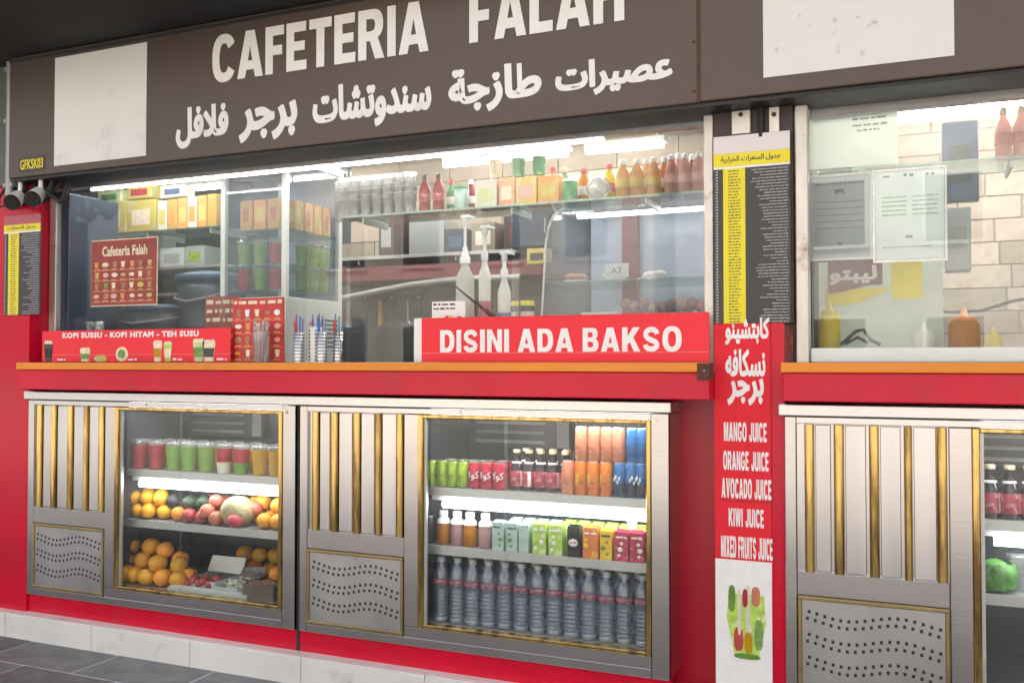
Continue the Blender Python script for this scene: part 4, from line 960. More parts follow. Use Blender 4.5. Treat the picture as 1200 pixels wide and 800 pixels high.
# right window
wr = thing('shop_window', 'shop window beside the pillar, with certificates behind its glass', 'window', (1, .13, 1.5))
b = MB(); b.box(-.417, -.372, .035, .12, 1.5, 2.471, .003); part('post', b, 'old_alu', wr)
b = MB(); b.box(-.370, 2.6, .115, .16, 2.438, 2.474, .003); part('top_rail', b, 'steel_bright', wr)
b = MB(); b.box(-.370, 2.6, .06, .16, 1.5015, 1.555, .004); part('sill', b, 'white_frame', wr)
b = MB(); b.box(-.370, .62, .134, .139, 1.556, 2.437); part('pane', b, 'window_veiled', wr)
b = MB(); b.box(.60, 2.6, .146, .151, 1.556, 2.437); part('pane', b, 'window_glass', wr)

# spotlights and cables at the end of the sign
for i, (px, py, m_, lab) in enumerate([(20, 232, 'white_plastic', 'white spotlight with dark lens nearer the conduit'), (44, 228, 'white_plastic', 'white and black spotlight nearer the window')]):
    p = hit(px, py, -.07)
    t = thing('spotlight', lab, 'spotlight', (p.x, -.04, p.z + .06), 'spotlights under the sign end')
    b = MB(); b.tube((p.x, -.05, p.z + .01), (p.x, -.05, 2.472), .012, 10); part('bracket', b, 'white_plastic', t)
    b = MB(); b.tube((p.x - .01, -.05, p.z + .012), (p.x + .015, -.11, p.z - .03), .036, 16, .044); part('body', b, m_, t)
    b = MB(); b.tube((p.x + .0155, -.111, p.z - .0305), (p.x + .020, -.123, p.z - .038), .044, 16, .04); part('lens', b, 'black', t)
t = thing('cable_bundle', 'tangle of black cables hanging between the two spotlights', 'cable', (-4.42, -.03, 2.4))
for k in range(6):
    p = hit(4 + k * 11, 222, -.04); b = MB()
    pts = [Vector((p.x, -.02, 2.47)), Vector((p.x + random.uniform(-.03, .03), -.05, 2.40)), Vector((p.x + random.uniform(-.05, .08), -.04, 2.35)), Vector((p.x + random.uniform(0, .10), -.03, 2.37)), Vector((p.x + .08, .01, 2.46))]
    b.path(pts, .007 + .003 * (k % 3), 8); part('cable', b, 'black_rubber', t)
t = thing('wall_lamp', 'small black lamp head beside the first window post', 'lamp', (-4.3, .05, 2.38))
p = hit(72, 232, .02); b = MB(); b.tube((p.x - .06, .02, p.z + .02), (p.x + .05, .0, p.z - .012), .020, 12, .028); part('head', b, 'black', t)
b = MB(); b.tube((p.x - .06, .02, p.z + .02), (p.x - .06, .03, 2.472), .009, 8); part('stem', b, 'black', t)

# ================================================================== ON THE COUNTER
def flat_panel(t, x0, x1, yt, yb, Y, th, m, name='panel'):
    a, c, z0, z1 = rect(x0, x1, yt, yb, Y); z0 = max(z0, 1.5025)
    b = MB(); b.box(a, c, Y, Y + th, z0, z1, .001); part(name, b, m, t); return a, c, z0, z1
# coffee banner
t = thing('coffee_banner', 'red coffee and tea banner with small cup pictures standing on the counter', 'banner', (hit(158, 424, .03).x, .03, 1.502))
a, c, z0, z1 = flat_panel(t, 49, 270, 386, 424, .03, .006, 'red_banner', 'sheet')
xa, xb, _, _ = rect(73, 233, 388, 394, .03)
part('lettering', letters('KOPI SUSSU - KOPI HITAM - TEH SUSU', xa, xb, z1 - .040, z1 - .010, .0296, .0012, .05, 2, 1.12), 'label_white', t)
def mini_cup(px, w_, h, m_, m2, lean=0, y=.0275):
    w_ *= 1.45; h *= 1.12
    x = hit(px, 420, .03).x; q = MB(); z = 1.506
    q.prism([(x - w_ * .34, z), (x + w_ * .34, z), (x + w_ / 2, z + h), (x - w_ / 2, z + h)], y, y + .0018); pc = part('cup_picture', q, m_, t)
    q = MB(); q.prism([(x - w_ * .36, z + h * .25), (x + w_ * .36, z + h * .25), (x + w_ * .44, z + h * .75), (x - w_ * .44, z + h * .75)], y - .0016, y - .0002); part('print', q, m2, pc)
    q = MB(); q.prism([(x - w_ * .52, z + h + .0005), (x + w_ * .52, z + h + .0005), (x + w_ * .40, z + h + .018), (x - w_ * .40, z + h + .018)], y, y + .0018); part('print', q, 'print_cream', pc)
mini_cup(57, .042, .085, 'print_dark', 'can_black'); mini_cup(100, .05, .05, 'print_cream', 'print_green_food'); mini_cup(185, .04, .08, 'print_cream', 'juice_yellow'); mini_cup(197, .036, .075, 'carton_lime', 'print_cream')
mini_cup(233, .05, .085, 'lime_pack', 'print_green_food'); mini_cup(245, .055, .08, 'print_cream', 'print_dark')
x = hit(143, 420, .03).x; q = MB(); q.disc(x, 1.545, .042, .0298, 18, .9); pc = part('plate_picture', q, 'print_cream', t); q = MB(); q.disc(x, 1.546, .026, .0275, 12, .9, .001); part('print', q, 'print_green_food', pc)
x = hit(118, 420, .03).x; q = MB(); q.disc(x, 1.522, .045, .0298, 14, .4); part('plate_picture', q, 'yellow_pack', t)
q = MB()
for p_ in (72, 155, 208, 260): x = hit(p_, 420, .03).x; scribble(q, x - .03, x + .03, 1.512, .012, .0296, .6)
part('price_print', q, 'label_white', t)
q = MB(); q.box(a + .002, c - .002, .0288, .0297, 1.542, 1.5435); part('fold_line', q, 'print_pink', t)
# menu poster on the glass
def food_grid(t, a, c, z0, z1, y, cols, rows, mats, line='print_orange'):
    dz = (z1 - z0) / rows; dx = (c - a) / cols
    for r in range(rows):
        q = MB(); q.box(a, c, y - .0009, y - .0001, z0 + r * dz, z0 + r * dz + dz * .05); part('shelf_line', q, line, t)
        q = MB()
        for k in range(cols): scribble(q, a + dx * (k + .2), a + dx * (k + .8), z0 + r * dz + dz * .10, dz * .08, y - .0001, .4)
        part('price_print', q, 'print_cream', t)
        for k in range(cols):
            x = a + dx * (k + .5) + random.uniform(-.08, .08) * dx; z = z0 + r * dz + dz * .58; q = MB(); kind = random.random()
            if kind < .45: q.prism([(x - dx * .16, z - dz * .28), (x + dx * .16, z - dz * .28), (x + dx * .24, z + dz * .26), (x - dx * .24, z + dz * .26)], y - .0012, y - .0002)
            else: q.disc(x, z, dx * random.uniform(.28, .40), y - .0002, 10, random.uniform(.45, .8) * min(1, dz / dx), .001)
            part('food_picture', q, random.choice(mats), t)
t = thing('menu_poster', 'dark red menu poster with rows of food pictures taped inside the glass', 'poster', (hit(144, 320, .125).x, .125, 1.75))
a, c, z0, z1 = rect(106, 182, 281, 357, .125)
b = MB(); b.box(a, c, .124, .128, z0, z1); part('sheet', b, 'menu_print', t)
b = MB(); b.box(a - .006, c + .006, .1285, .131, z0 - .006, z1 + .006); part('border', b, 'print_cream', t)
part('lettering', letters('Cafeteria Falah', a + .08, c - .06, z1 - .085, z1 - .030, .1235, .0008, .03, 3), 'print_cream', t)
food_grid(t, a + .012, c - .012, z0 + .015, z1 - .105, .1238, 7, 4, ['print_cream', 'print_pink', 'print_cream', 'print_orange', 'pastry', 'print_green_food', 'yellow_pack'])
# menu stands next to it
t = thing('menu_stand', 'bright red folding menu stand with orange lines and a clear holder before it', 'menu', (hit(302, 424, .06).x, .06, 1.502))
a, c, z0, z1 = flat_panel(t, 272, 332, 349, 424, .06, .008, 'menu_print_red', 'sheet')
q = MB(); scribble(q, a + .01, c - .01, z1 - .03, .02, .0595, .5); part('title_print', q, 'print_cream', t)
food_grid(t, a + .008, c - .008, z0 + .005, z1 - .045, .0598, 5, 4, ['print_cream', 'print_pink', 'print_orange', 'pastry', 'label_white'])
t = thing('menu_stand', 'faded red menu panel with white script behind the bright red one', 'menu', (hit(256, 424, .2).x, .2, 1.502))
a, c, z0, z1 = flat_panel(t, 240, 279, 347, 424, .16, .006, 'menu_print', 'sheet')
q = MB()
for k in range(3): scribble(q, a + .01, c - .01, z1 - .04 - k * .045, .022, .1595, .4)
part('title_print', q, 'print_cream', t)
food_grid(t, a + .008, c - .008, z0 + .005, z1 - .17, .1598, 4, 2, ['print_cream', 'print_pink', 'print_orange'])
# clear holder
t = thing('clear_holder', 'clear plastic holder full of spoons before the red menu stand', 'holder', (hit(306, 424, .0).x, .0, 1.502)); p = t.location
b = MB(); b.lathe(p, [(.034, 0), (.038, .003), (.040, .15)], 18); part('holder_body', b, 'perspex', t)
for k in range(9):
    a_ = k * .7; b = MB(); b.path([(p.x + .02 * math.cos(a_), p.y + .02 * math.sin(a_), 1.507), (p.x + .032 * math.cos(a_), p.y + .03 * math.sin(a_), 1.66 + .012 * (k % 3))], .004, 6); b.ball((p.x + .033 * math.cos(a_), p.y + .031 * math.sin(a_), 1.665 + .012 * (k % 3)), .009, 1, .4, 1.6, 8, 6); part('spoon', b, 'perspex', t)
# straw holders
for i, (px, m_, lab) in enumerate([(350, 'can_end', 'dark chrome straw holder nearest the red menu stand'), (363, 'white_plastic', 'white dotted straw holder in the middle full of straws'), (377, 'can_end', 'shiny chrome straw holder next to the white dotted one'), (389, 'steel', 'chrome straw holder at the end beside the dark tiles')]):
    t = thing('straw_holder', lab, 'holder', (hit(px, 424, .0).x, .0 + .05 * (i % 2), 1.502), 'straw holders on the counter'); p = t.location
    r = .032 if m_ == 'white_plastic' else .024
    b = MB(); b.lathe(p, [(r, 0), (r, .165 if i == 1 else .14), (r - .003, .166 if i == 1 else .141), (r - .003, .02)], 18); part('tube_body', b, m_, t)
    q = MB()
    for row in range(9):
        for k in (-3, -2, 2, 3) if i == 1 else (0,):
            ang = -PI / 2 + k * .27
            if i == 1: q.ball((p.x + r * math.cos(ang), p.y + r * math.sin(ang), p.z + .012 + row * .017), .0042, 1, 1, 1, 6, 4)
            else: q.lathe((p.x, p.y, p.z + .006 + row * .015), [(r + .0003, 0), (r + .0012, .002), (r + .0003, .004)], 14)
    o = part('dot_pattern' if i == 1 else 'ridge', q, 'print_dark', t); o['kind'] = 'stuff'
    for k in range(7):
        q = MB(); a_ = k * .9; e = .022 * r / .03
        q.path([(p.x + e * .5 * math.cos(a_), p.y + e * .5 * math.sin(a_), p.z + .02), (p.x + e * 1.3 * math.cos(a_), p.y + e * math.sin(a_), p.z + .19 + .012 * (k % 4))], .0035, 6)
        part('straw', q, random.choice(['straw_blue', 'straw_red', 'straw_green', 'straw_purple', 'straw_blue', 'straw_white']), t)
# stand with slots at the display side comes with the display cabinet below
# card sign
t = thing('payment_sign', 'small white card payment sign behind the red banner', 'sign', (hit(525, 378, .12).x, .12, 1.6))
a, c, z0, z1 = rect(506, 545, 353, 381, .09)
b = MB(); b.box(a, c, .09, .094, z0, z1, .001); part('card', b, 'label_white', t)
b = MB(); b.box(a + .02, a + .05, .092, .10, 1.502, z0 + .001); part('foot', b, 'white_plastic', t)
q = MB(); scribble(q, a + .008, c - .05, z1 - .018, .010, .0898, .6); scribble(q, a + .008, c - .05, z1 - .036, .009, .0898, .6); scribble(q, a + .008, a + .035, z0 + .022, .012, .0898, .6); scribble(q, c - .04, c - .008, z0 + .022, .02, .0898, .5); part('print', q, 'print_dark', t)
q = MB(); q.disc((a + c) / 2 - .004, z0 + .03, .013, .0898, 16); part('emblem', q, 'can_red', t)
q = MB(); q.disc((a + c) / 2 + .012, z0 + .03, .013, .0876, 16, 1, .001); part('emblem', q, 'carton_yellow', t)
# bakso banner
t = thing('banner_board', 'red banner board reading DISINI ADA BAKSO in white letters', 'banner', (hit(660, 424, .0).x, .0, 1.502))
a, c, z0, z1 = rect(494, 831, 377, 424, -.02); z1 = 1.695
b = MB(); b.box(a, c, -.02, -.012, 1.5025, z1, .001); part('panel', b, 'red_banner', t)
b = MB(); b.box(a - .045, a - .001, -.012, .03, 1.5025, z1, .004); part('end_board', b, 'white_plastic', t)
b = MB(); b.box(a + .005, c - .005, -.0212, -.0203, 1.541, 1.5425); part('fold_line', b, 'print_pink', t)
xa, xb, _, _ = rect(516, 799, 390, 416, -.02)
for q in block('DISINI ADA BAKSO', xa, xb, 1.545, 1.641, -.0204, .002, 12, 34): part('letter', q, 'label_white', t)

# ================================================================== INSIDE, BEHIND THE GLASS
def box_pack(name, label, px0, px1, pt, pb, Y, d, m, accent='print_cream', group=None, cat='box', z0=None):
    a, c, q0, q1 = rect(px0, px1, pt, pb, Y)
    if z0 is not None: q1 += z0 - q0; q0 = z0
    t = thing(name, label, cat, ((a + c) / 2, Y, q0), group)
    b = MB(); b.box(a + .001, c - .001, Y, Y + d, q0, q1, .003); part('carton_body', b, m, t)
    b = MB(); b.box(a + (c - a) * .18, c - (c - a) * .18, Y - .0012, Y - .0002, q0 + (q1 - q0) * .22, q1 - (q1 - q0) * .30); lp = part('label_patch', b, accent, t)
    b = MB(); b.box(a + .004, c - .004, Y + d / 2 - .008, Y + d / 2 + .008, q1 + .0003, q1 + .0015); part('tape', b, 'print_cream', t)
    return t
def glass_shelf(name, label, x0, x1, y0, y1, z, m='shelf_glass', th=.008, edge=True, brackets=()):
    t = thing(name, label, 'shelf', ((x0 + x1) / 2, (y0 + y1) / 2, z))
    b = MB(); b.box(x0, x1, y0, y1, z - th, z, .002); part('shelf_plate', b, m, t)
    if edge: b = MB(); b.box(x0, x1, y0 - .003, y0 - .0003, z - th, z + .001); part('front_edge', b, 'shelf_steel' if m != 'shelf_glass' else 'shelf_glass', t)
    for bx in brackets: b = MB(); b.box(bx - .006, bx + .006, y0 + .02, y1, z - th - .03, z - th - .001, .002); b.tube((bx, y0 + .03, z - th - .001), (bx, y0 + .03, z - th - .03), .005, 8); part('shelf_bracket', b, 'shelf_steel', t)
    return t
# --- upper shelf at the left end
zs = 2.318
glass_shelf('upper_shelf', 'glass shelf with yellow and orange boxes behind the menu poster', -5.3, -3.80, .80, 1.15, zs, brackets=(-4.9, -4.4, -3.9))
glass_shelf('lower_shelf', 'grey shelf with storage boxes behind the menu poster', -5.3, -3.80, .82, 1.15, 2.09, 'shelf_steel', .015, brackets=(-4.9, -4.0))
lo_z = hit(80, 348, .8).z
glass_shelf('bottom_shelf', 'dull steel shelf carrying the dark green box', -5.3, -3.80, .80, 1.15, lo_z, 'shelf_steel', .015)
box_pack('tea_box', 'pale cream and green tea box at the dark end of the glass shelf', 81, 107, 236, 271, .82, .15, 'lime_pack', z0=zs)
box_pack('tea_box', 'yellow tea box with pale oval, first from the pale green box', 108, 146, 233, 270, .82, .15, 'yellow_pack', z0=zs)
box_pack('tea_box', 'yellow tea box with pale oval, next to the row of packets', 147, 180, 232, 269, .82, .15, 'yellow_pack', z0=zs)
for i in range(6):
    box_pack('drink_packet', 'upright cream and orange packet on the glass shelf, %s from the yellow boxes' % ORD[i], 183 + i * 11.7, 194 + i * 11.7, 233 - i * .8, 268, .84, .10, 'orange_pack' if i % 3 else 'cream', 'print_orange' if i % 2 else 'yellow_pack', 'packets beside the yellow boxes', z0=zs)
box_pack('storage_box', 'blue grey storage box on the shelf under the pale green box', 83, 100, 277, 312, .86, .2, 'grey_metal', 'paper_grey', z0=2.09)
box_pack('storage_box', 'wide grey storage box hidden behind the menu poster', 102, 178, 276, 312, .86, .2, 'paper_grey', 'grey_metal', z0=2.09)
box_pack('storage_box', 'light grey box with dark print beside the menu poster', 186, 214, 287, 310, .86, .15, 'paper', 'print_grey', z0=2.09)
box_pack('storage_box', 'small grey box with a lime sticker', 216, 238, 286, 310, .86, .15, 'paper_grey', 'can_green', z0=2.09)
t = box_pack('green_box', 'dark green carton above a beige one near the window post', 61, 106, 321, 340, .8, .2, 'dark_green_box', 'print_green_food', z0=lo_z + .055)
t = box_pack('beige_box', 'flat beige carton under the dark green one', 61, 106, 340, 348, .79, .2, 'cream', 'print_cream', z0=lo_z)
# big pots
def pot(label, px0, px1, pt, pb, Y, m='blue_grey'):
    a, c, z0, z1 = rect(px0, px1, pt, pb, Y); r = (c - a) / 2; cx = (a + c) / 2; h = z1 - 1.502; yc = Y + r
    t = thing('plastic_bin', label, 'bin', (cx, yc, 1.502), 'blue grey bins')
    b = MB(); b.lathe((cx, yc, 1.502), [(r * .80, 0), (r * .86, h * .35), (r * .89, h * .37), (r * .89, h * .40), (r * .90, h * .64), (r * .93, h * .66), (r * .93, h * .69), (r * .95, h * .9), (r * .92, h * .9)], 28); part('bin_body', b, m, t)
    b = MB(); b.lathe((cx, yc, 1.502), [(r * .97, h * .885), (r * 1.02, h * .90), (r * 1.02, h * .95), (r * .95, h * .97), (r * .6, h), (0, h)], 28); part('lid', b, 'navy_light', t)
    b = MB(); b.path([(cx - r * .97, yc - .02, 1.502 + h * .80), (cx - r * .6, yc - r * .85, 1.502 + h * .70), (cx, yc - r * 1.03, 1.502 + h * .66), (cx + r * .6, yc - r * .85, 1.502 + h * .70), (cx + r * .97, yc - .02, 1.502 + h * .80)], .006, 8); part('handle', b, 'grey_metal', t)
pot('tall blue grey bin with lid beside the menu poster', 186, 252, 316, 420, .45)
pot('lower blue grey bin beneath the menu poster', 122, 190, 355, 420, .36)
for i in range(4):
    x = hit(80 + i * 12, 420, .30).x
    t = thing('glass_stack', 'stack of clear tumblers by the window post, %s one from the post' % ORD[i], 'glasses', (x, .30, 1.502), 'stacks of clear tumblers')
    for k in range(5): b = MB(); b.lathe((x, .30, 1.502 + k * .045), [(.024, 0), (.031, .05), (.030, .05), (.023, .004)], 14); part('tumbler', b, 'cup_clear', t)
# --- upright glass display cabinet
YF, YB = .35, .87
cx0, cx1 = hit(258, 300, YF).x, hit(335, 300, YF).x
ztop = hit(335, 188, YF).z; zmid = hit(335, 347, YF).z
dc = thing('display_cabinet', 'upright white framed glass cabinet with juice cups standing on the counter', 'cabinet', ((cx0 + cx1) / 2, YF, 1.502))
b = MB(); b.box(cx0, cx1, YF + .002, YB, 1.502, zmid - .001, .003); part('base_box', b, 'white_frame', dc)
for (xa, ya) in ((cx0, YF), (cx1 - .03, YF), (cx0, YB - .03), (cx1 - .03, YB - .03)):
    b = MB(); b.box(xa, xa + .03, ya, ya + .03, zmid, ztop, .003); part('corner_post', b, 'white_frame', dc)
b = MB(); b.box(cx0 - .004, cx1 + .004, YF - .004, YB + .004, ztop + .0005, ztop + .045, .004); part('top_cover', b, 'white_frame', dc)
b = MB(); b.box(cx0 + .031, cx1 - .031, YF + .008, YF + .012, zmid, ztop); part('pane', b, 'showcase_glass', dc)
b = MB(); b.box(cx1 - .012, cx1 - .008, YF + .031, YB - .031, zmid, ztop); part('pane', b, 'showcase_glass', dc)
b = MB(); b.box(cx0 + .002, cx0 + .006, YF + .031, YB - .031, zmid, ztop); part('pane', b, 'showcase_glass', dc)
b = MB(); b.box(cx0 + .031, cx1 - .031, YB - .012, YB - .008, zmid, ztop); part('back_panel', b, 'showcase_back', dc)
shz = [hit(300, 340, YF + .05).z, hit(300, 311, YF + .05).z, hit(300, 270, YF + .05).z]
for z in shz: b = MB(); b.box(cx0 + .012, cx1 - .014, YF + .02, YB - .02, z - .006, z); part('shelf', b, 'shelf_glass', dc)
v = MB()
vent_px = [(hit(335, 425, YF).x)]
for k in range(7):
    v.box(cx1 + .0003, cx1 + .0015, YB - .20, YB - .045, 1.585 + k * .024, 1.593 + k * .024)
v = part('vent_slot', v, 'print_dark', dc)
b = MB(); b.path([(cx0 + .08, YF - .01, ztop - .03), (cx0 + .08, YF - .012, ztop - .09), (cx0 + .21, YF - .012, ztop - .10), (cx0 + .22, YF - .01, ztop - .13)], .004, 6); part('latch_wire', b, 'print_dark', dc)
for i in range(7):
    y = YF + .06 + (0 if i < 3 else (i - 2) * .085); x = cx0 + .12 + i * .09 if i < 3 else cx1 - .085
    t = thing('drink_packet', 'orange upright packet on the top shelf of the glass cabinet, %s one' % ORD[i], 'packet', (x, y, shz[2]), 'orange packets in the glass cabinet')
    b = MB(); b.box(x - .04, x + .04, y, y + .05 if i < 3 else y + .07, shz[2] + .001, shz[2] + .165, .004); part('packet_body', b, 'orange_pack', t)
    b = MB(); b.box(x - .02, x + .02, y - .0012, y - .0003, shz[2] + .05, shz[2] + .12); b.box(x + .0403, x + .0412, y + .01, y + .04, shz[2] + .04, shz[2] + .12); part('label_patch', b, 'yellow_pack' if i % 2 else 'peach', t)
cc = [('juice_green', 'green'), ('juice_green', 'green'), ('juice_red', 'red'), ('juice_green_deep', 'deep green'), ('juice_green_deep', 'deep green'), ('juice_green', 'pale green')]
for lvl in (0, 1):
    for i, (m_, nm) in enumerate(cc):
        if lvl == 0 and i == 0: m_, nm = 'juice_red', 'red'
        if i < 3: x, y = cx0 + .10 + i * .105, YF + .075
        else: x, y = cx1 - .075, YF + .15 + (i - 2) * .095
        t = cup(m_, None, '%s juice cup on the %s shelf of the glass cabinet, %s one' % (nm, ('bottom', 'middle')[lvl], ORD[i]), 'juice cups in the glass cabinet')
        t.location = (x, y, shz[lvl] + .001); t.scale = (.95, .95, .93)
# --- glass shelf across the middle window with groceries
ZS = 2.243
x0 = hit(403, 245, .40).x; x1 = -.80
glass_shelf('grocery_shelf', 'long greenish glass shelf full of groceries across the middle window', x0, x1, .40, .66, ZS, th=.01, brackets=(x0 + .1, -1.75, -1.1))
YS = .46
def on_shelf(px, dy=0): return (hit(px, 230, YS + dy).x, YS + dy, ZS + .001)
cs = thing('cup_stack', '', 'cups', (0, 0, 0), 'stacks of clear cups')
for k in range(6): b = MB(); b.lathe((random.uniform(-.002, .002), 0, k * .024), [(.024, 0), (.034, .078), (.039, .081), (.038, .085), (.033, .082), (.023, .003)], 14); part('plastic_cup', b, 'stack_plastic' if k % 2 else 'cup_clear', cs)
many(cs, [on_shelf(p_, 0) for p_ in (404, 417, 430, 443, 456, 469, 481)], ['stack of clear plastic cups on the glass shelf, %s from the white cabinet' % ORD[i] for i in range(7)], 'stacks of clear cups')
cs2 = dup(cs, (0, 0, 0)); many(cs2, [on_shelf(p_, .09) for p_ in (400, 412, 425, 438, 450, 463, 475)], 'stack of clear cups in the rear row on the glass shelf', 'rear stacks of clear cups')
def sauce(m, cap, label, group, h=.20, r=.028, lm=None):
    t = thing('sauce_bottle', label, 'bottle', (0, 0, 0), group)
    b = MB(); b.lathe((0, 0, 0), [(r * .9, 0), (r, .01), (r * .92, h * .25), (r, h * .5), (r * .95, h * .62), (r * .42, h * .80), (r * .40, h * .86)], 16); part('body', b, m, t)
    b = MB(); b.lathe((0, 0, 0), [(r * .5, h * .862), (r * .46, h * .96), (r * .3, h), (0, h)], 12); part('cap', b, cap, t)
    if lm: b = MB(); b.lathe((0, 0, 0), [(r + .0006, h * .27), (r + .001, h * .28), (r + .001, h * .48), (r + .0006, h * .49)], 16); part('label_wrap', b, lm, t)
    return t
s_ = sauce('sauce_red', 'black', '', 'red sauce bottles', .19, .029, 'label_red'); many(s_, [on_shelf(498), on_shelf(514)], ['red sauce bottle with dark cap touching the clear cups', 'red sauce bottle with dark cap beside the pale jar'], 'red sauce bottles')
def jar(m, m2, label, px, r, h, z=0, dy=0):
    t = thing('food_jar', label, 'jar', (0, 0, 0), 'jars and tubs on the glass shelf')
    b = MB(); b.lathe((0, 0, 0), [(r * .95, 0), (r, .005), (r, h * .85), (r * .9, h * .88)], 18); part('body', b, m, t)
    b = MB(); b.lathe((0, 0, 0), [(r * 1.02, h * .882), (r * 1.02, h * .98), (r * .9, h), (0, h)], 18); part('lid', b, m2, t)
    p = on_shelf(px, dy); t.location = (p[0], p[1], p[2] + z)
jar('carton_mint', 'green_pack', 'pale jar with green side beside the red sauce bottles', 541, .036, .115)
box_pack('grocery_box', 'pale cream carton next to the pale green jar', 556, 582, 207, 240, .45, .1, 'cream', 'lime_pack', z0=ZS + .001)
box_pack('grocery_box', 'narrow orange carton beside the pale cream carton', 584, 603, 204, 238, .45, .1, 'can_orange_pale', 'print_cream', z0=ZS + .001)
box_pack('noodle_box', 'yellow noodle carton next to the narrow orange one', 604, 629, 200, 233, .45, .1, 'yellow_pack', 'print_pink', z0=ZS + .001)
box_pack('noodle_box', 'yellow noodle carton next to the green and white jar', 630, 655, 197, 230, .45, .1, 'orange_pack', 'yellow_pack', z0=ZS + .001)
for i, px in enumerate((578, 605, 629)):
    x = hit(px, 200, .47).x; r = .032
    t = thing('noodle_cup', ['cream noodle cup standing on the cream carton', 'green noodle cup on the first yellow carton', 'green noodle cup on the second yellow carton'][i], 'cup', (x, .50, ZS + .135), 'cups stacked on cartons')
    z = ZS + .148; b = MB(); b.lathe((x, .50, z), [(r * .85, 0), (r, .08), (r * 1.04, .083)], 16); part('body', b, 'print_cream' if i == 0 else 'green_pack', t)
    b = MB(); b.lathe((x, .50, z), [(r * 1.04, .0835), (r * 1.02, .09), (0, .091)], 16); part('lid', b, 'white_plastic', t)
jar('green_pack', 'white_plastic', 'green and white jar between the yellow carton and the foil ball', 668, .035, .105)
t = thing('wrapped_parcel', 'crinkled silvery plastic parcel on the glass shelf', 'parcel', on_shelf(701))
p = t.location; b = MB(); b.ball((p.x, p.y, p.z + .055), .055, 1, .9, 1, 22, 14, .10); part('wrapping', b, 'film', t); b = MB(); b.ball((p.x, p.y, p.z + .05), .04, 1, .9, 1, 14, 9, .12); part('filling', b, 'paper', t)
s_ = sauce('drink_amber', 'white_plastic', '', 'amber bottles', .175, .033, 'yellow_pack'); many(s_, [on_shelf(730), on_shelf(746), on_shelf(766)], ['amber sauce bottle nearest the silvery parcel', 'middle amber sauce bottle on the glass shelf', 'amber sauce bottle next to the pink ones'], 'amber bottles')
s_ = sauce('drink_rose', 'white_plastic', '', 'pink bottles', .180, .033, 'print_pink'); many(s_, [on_shelf(787), on_shelf(803), on_shelf(819)], ['pink sauce bottle next to the amber ones', 'middle pink sauce bottle on the glass shelf', 'pink sauce bottle against the stained post'], 'pink bottles')
for i, (px, m_, mc, h, lm, lab) in enumerate([(529, 'green_pack', 'cap_red', .18, 'label_white', 'green bottle behind the pale jar on the glass shelf'), (552, 'sauce_red', 'white_plastic', .17, 'label_white', 'red bottle between the pale jar and cream carton'),
        (648, 'drink_amber', 'cap_red', .20, 'label_red', 'tall amber bottle rising behind the yellow noodle carton'), (662, 'green_pack', 'cap_gold', .19, 'label_white', 'green bottle rising behind the green and white jar'), (684, 'juice_orange', 'cap_red', .18, 'label_white', 'orange bottle behind the silvery parcel'),
        (714, 'mustard', 'cap_red', .19, 'label_red', 'yellow bottle between the silvery parcel and amber bottles'), (757, 'drink_amber', 'cap_white', .20, 'label_white', 'amber bottle with white label standing behind the front amber ones'), (778, 'juice_orange', 'cap_white', .20, 'label_white', 'orange bottle with white label behind the pink bottles'),
        (795, 'drink_rose', 'cap_white', .21, 'label_white', 'taller pink bottle with white label in the rear'), (811, 'sauce_red', 'cap_white', .20, 'label_white', 'dark red bottle behind the pink bottles near the post')]):
    o = sauce(m_, mc, lab, 'bottles in the rear of the glass shelf', h, .029, lm); o.location = on_shelf(px, .12)
for i, (px0, px1, pt, pb, m_, ac, lab) in enumerate([(112, 140, 222, 236, 'lime_pack', 'green_pack', 'flat lime packet lying on the yellow tea boxes'), (146, 176, 219, 234, 'yellow_pack', 'can_red', 'flat yellow packet with red mark lying on the tea boxes'), (186, 214, 222, 236, 'cream', 'navy_light', 'cream packet with navy patch lying on the upright packets')]):
    box_pack('flat_packet', lab, px0, px1, pt, pb, .86, .1, m_, ac, 'packets lying on top', z0=hit(150, (236, 234, 236)[i] - 1, .82).z + .006)
# --- back of the kitchen
bw = MB(); bw.box(-4.2, 1.2, 1.90, 1.98, .16, 2.86); bwall = struct('kitchen_wall', bw, 'grout_dark')
tm = MB(); tm.box(-.1, .1, -.008, 0, -.1, .1, .002); tme = tm.mesh('tile', 'tile_grey')
for r in range(4):
    for c in range(13):
        link('tile', tme, bwall, (-3.5 + c * .203, 1.899, 1.42 + r * .203))
tb = [MB(), MB(), MB()]; tms = []
for k, m_ in enumerate(('stone_beige', 'stone_pale', 'stone_beige')):
    tb[k].box(-.19, .19, -.012, 0, -.09, .09, .004); tms.append(tb[k].mesh('stone', m_))
for r in range(4):
    for c in range(13):
        link('stone', tms[(r * 5 + c * 3) % 3], bwall, (-3.6 + c * .384 + (r % 2) * .19, 1.899, 2.235 + r * .184))
# kitchen shelf
kz = hit(480, 298, 1.5).z
t = glass_shelf('kitchen_shelf', 'long steel kitchen shelf along the stone wall', -3.6, -1.3, 1.50, 1.88, kz, 'shelf_steel', .02, brackets=(-3.3, -2.6, -1.9))
b = MB(); b.box(-3.6, -1.3, 1.56, 1.88, kz - .15, kz - .055); single('shelf_valance', b, 'maroon', 'dark brown valance hanging under the kitchen shelf', 'panel', (-2.4, 1.7, kz - .1))
box_pack('kitchen_box', 'tall dark narrow box on the kitchen shelf near the white cabinet', 443, 461, 252, 300, 1.54, .2, 'brown_dark', 'grey_metal', z0=kz)
box_pack('kitchen_box', 'wide dark grey box on the kitchen shelf', 479, 520, 256, 296, 1.54, .2, 'grey_metal', 'print_grey', z0=kz)
box_pack('kitchen_box', 'navy box beside the wide dark grey box', 521, 546, 266, 294, 1.54, .2, 'navy', 'navy_light', z0=kz)
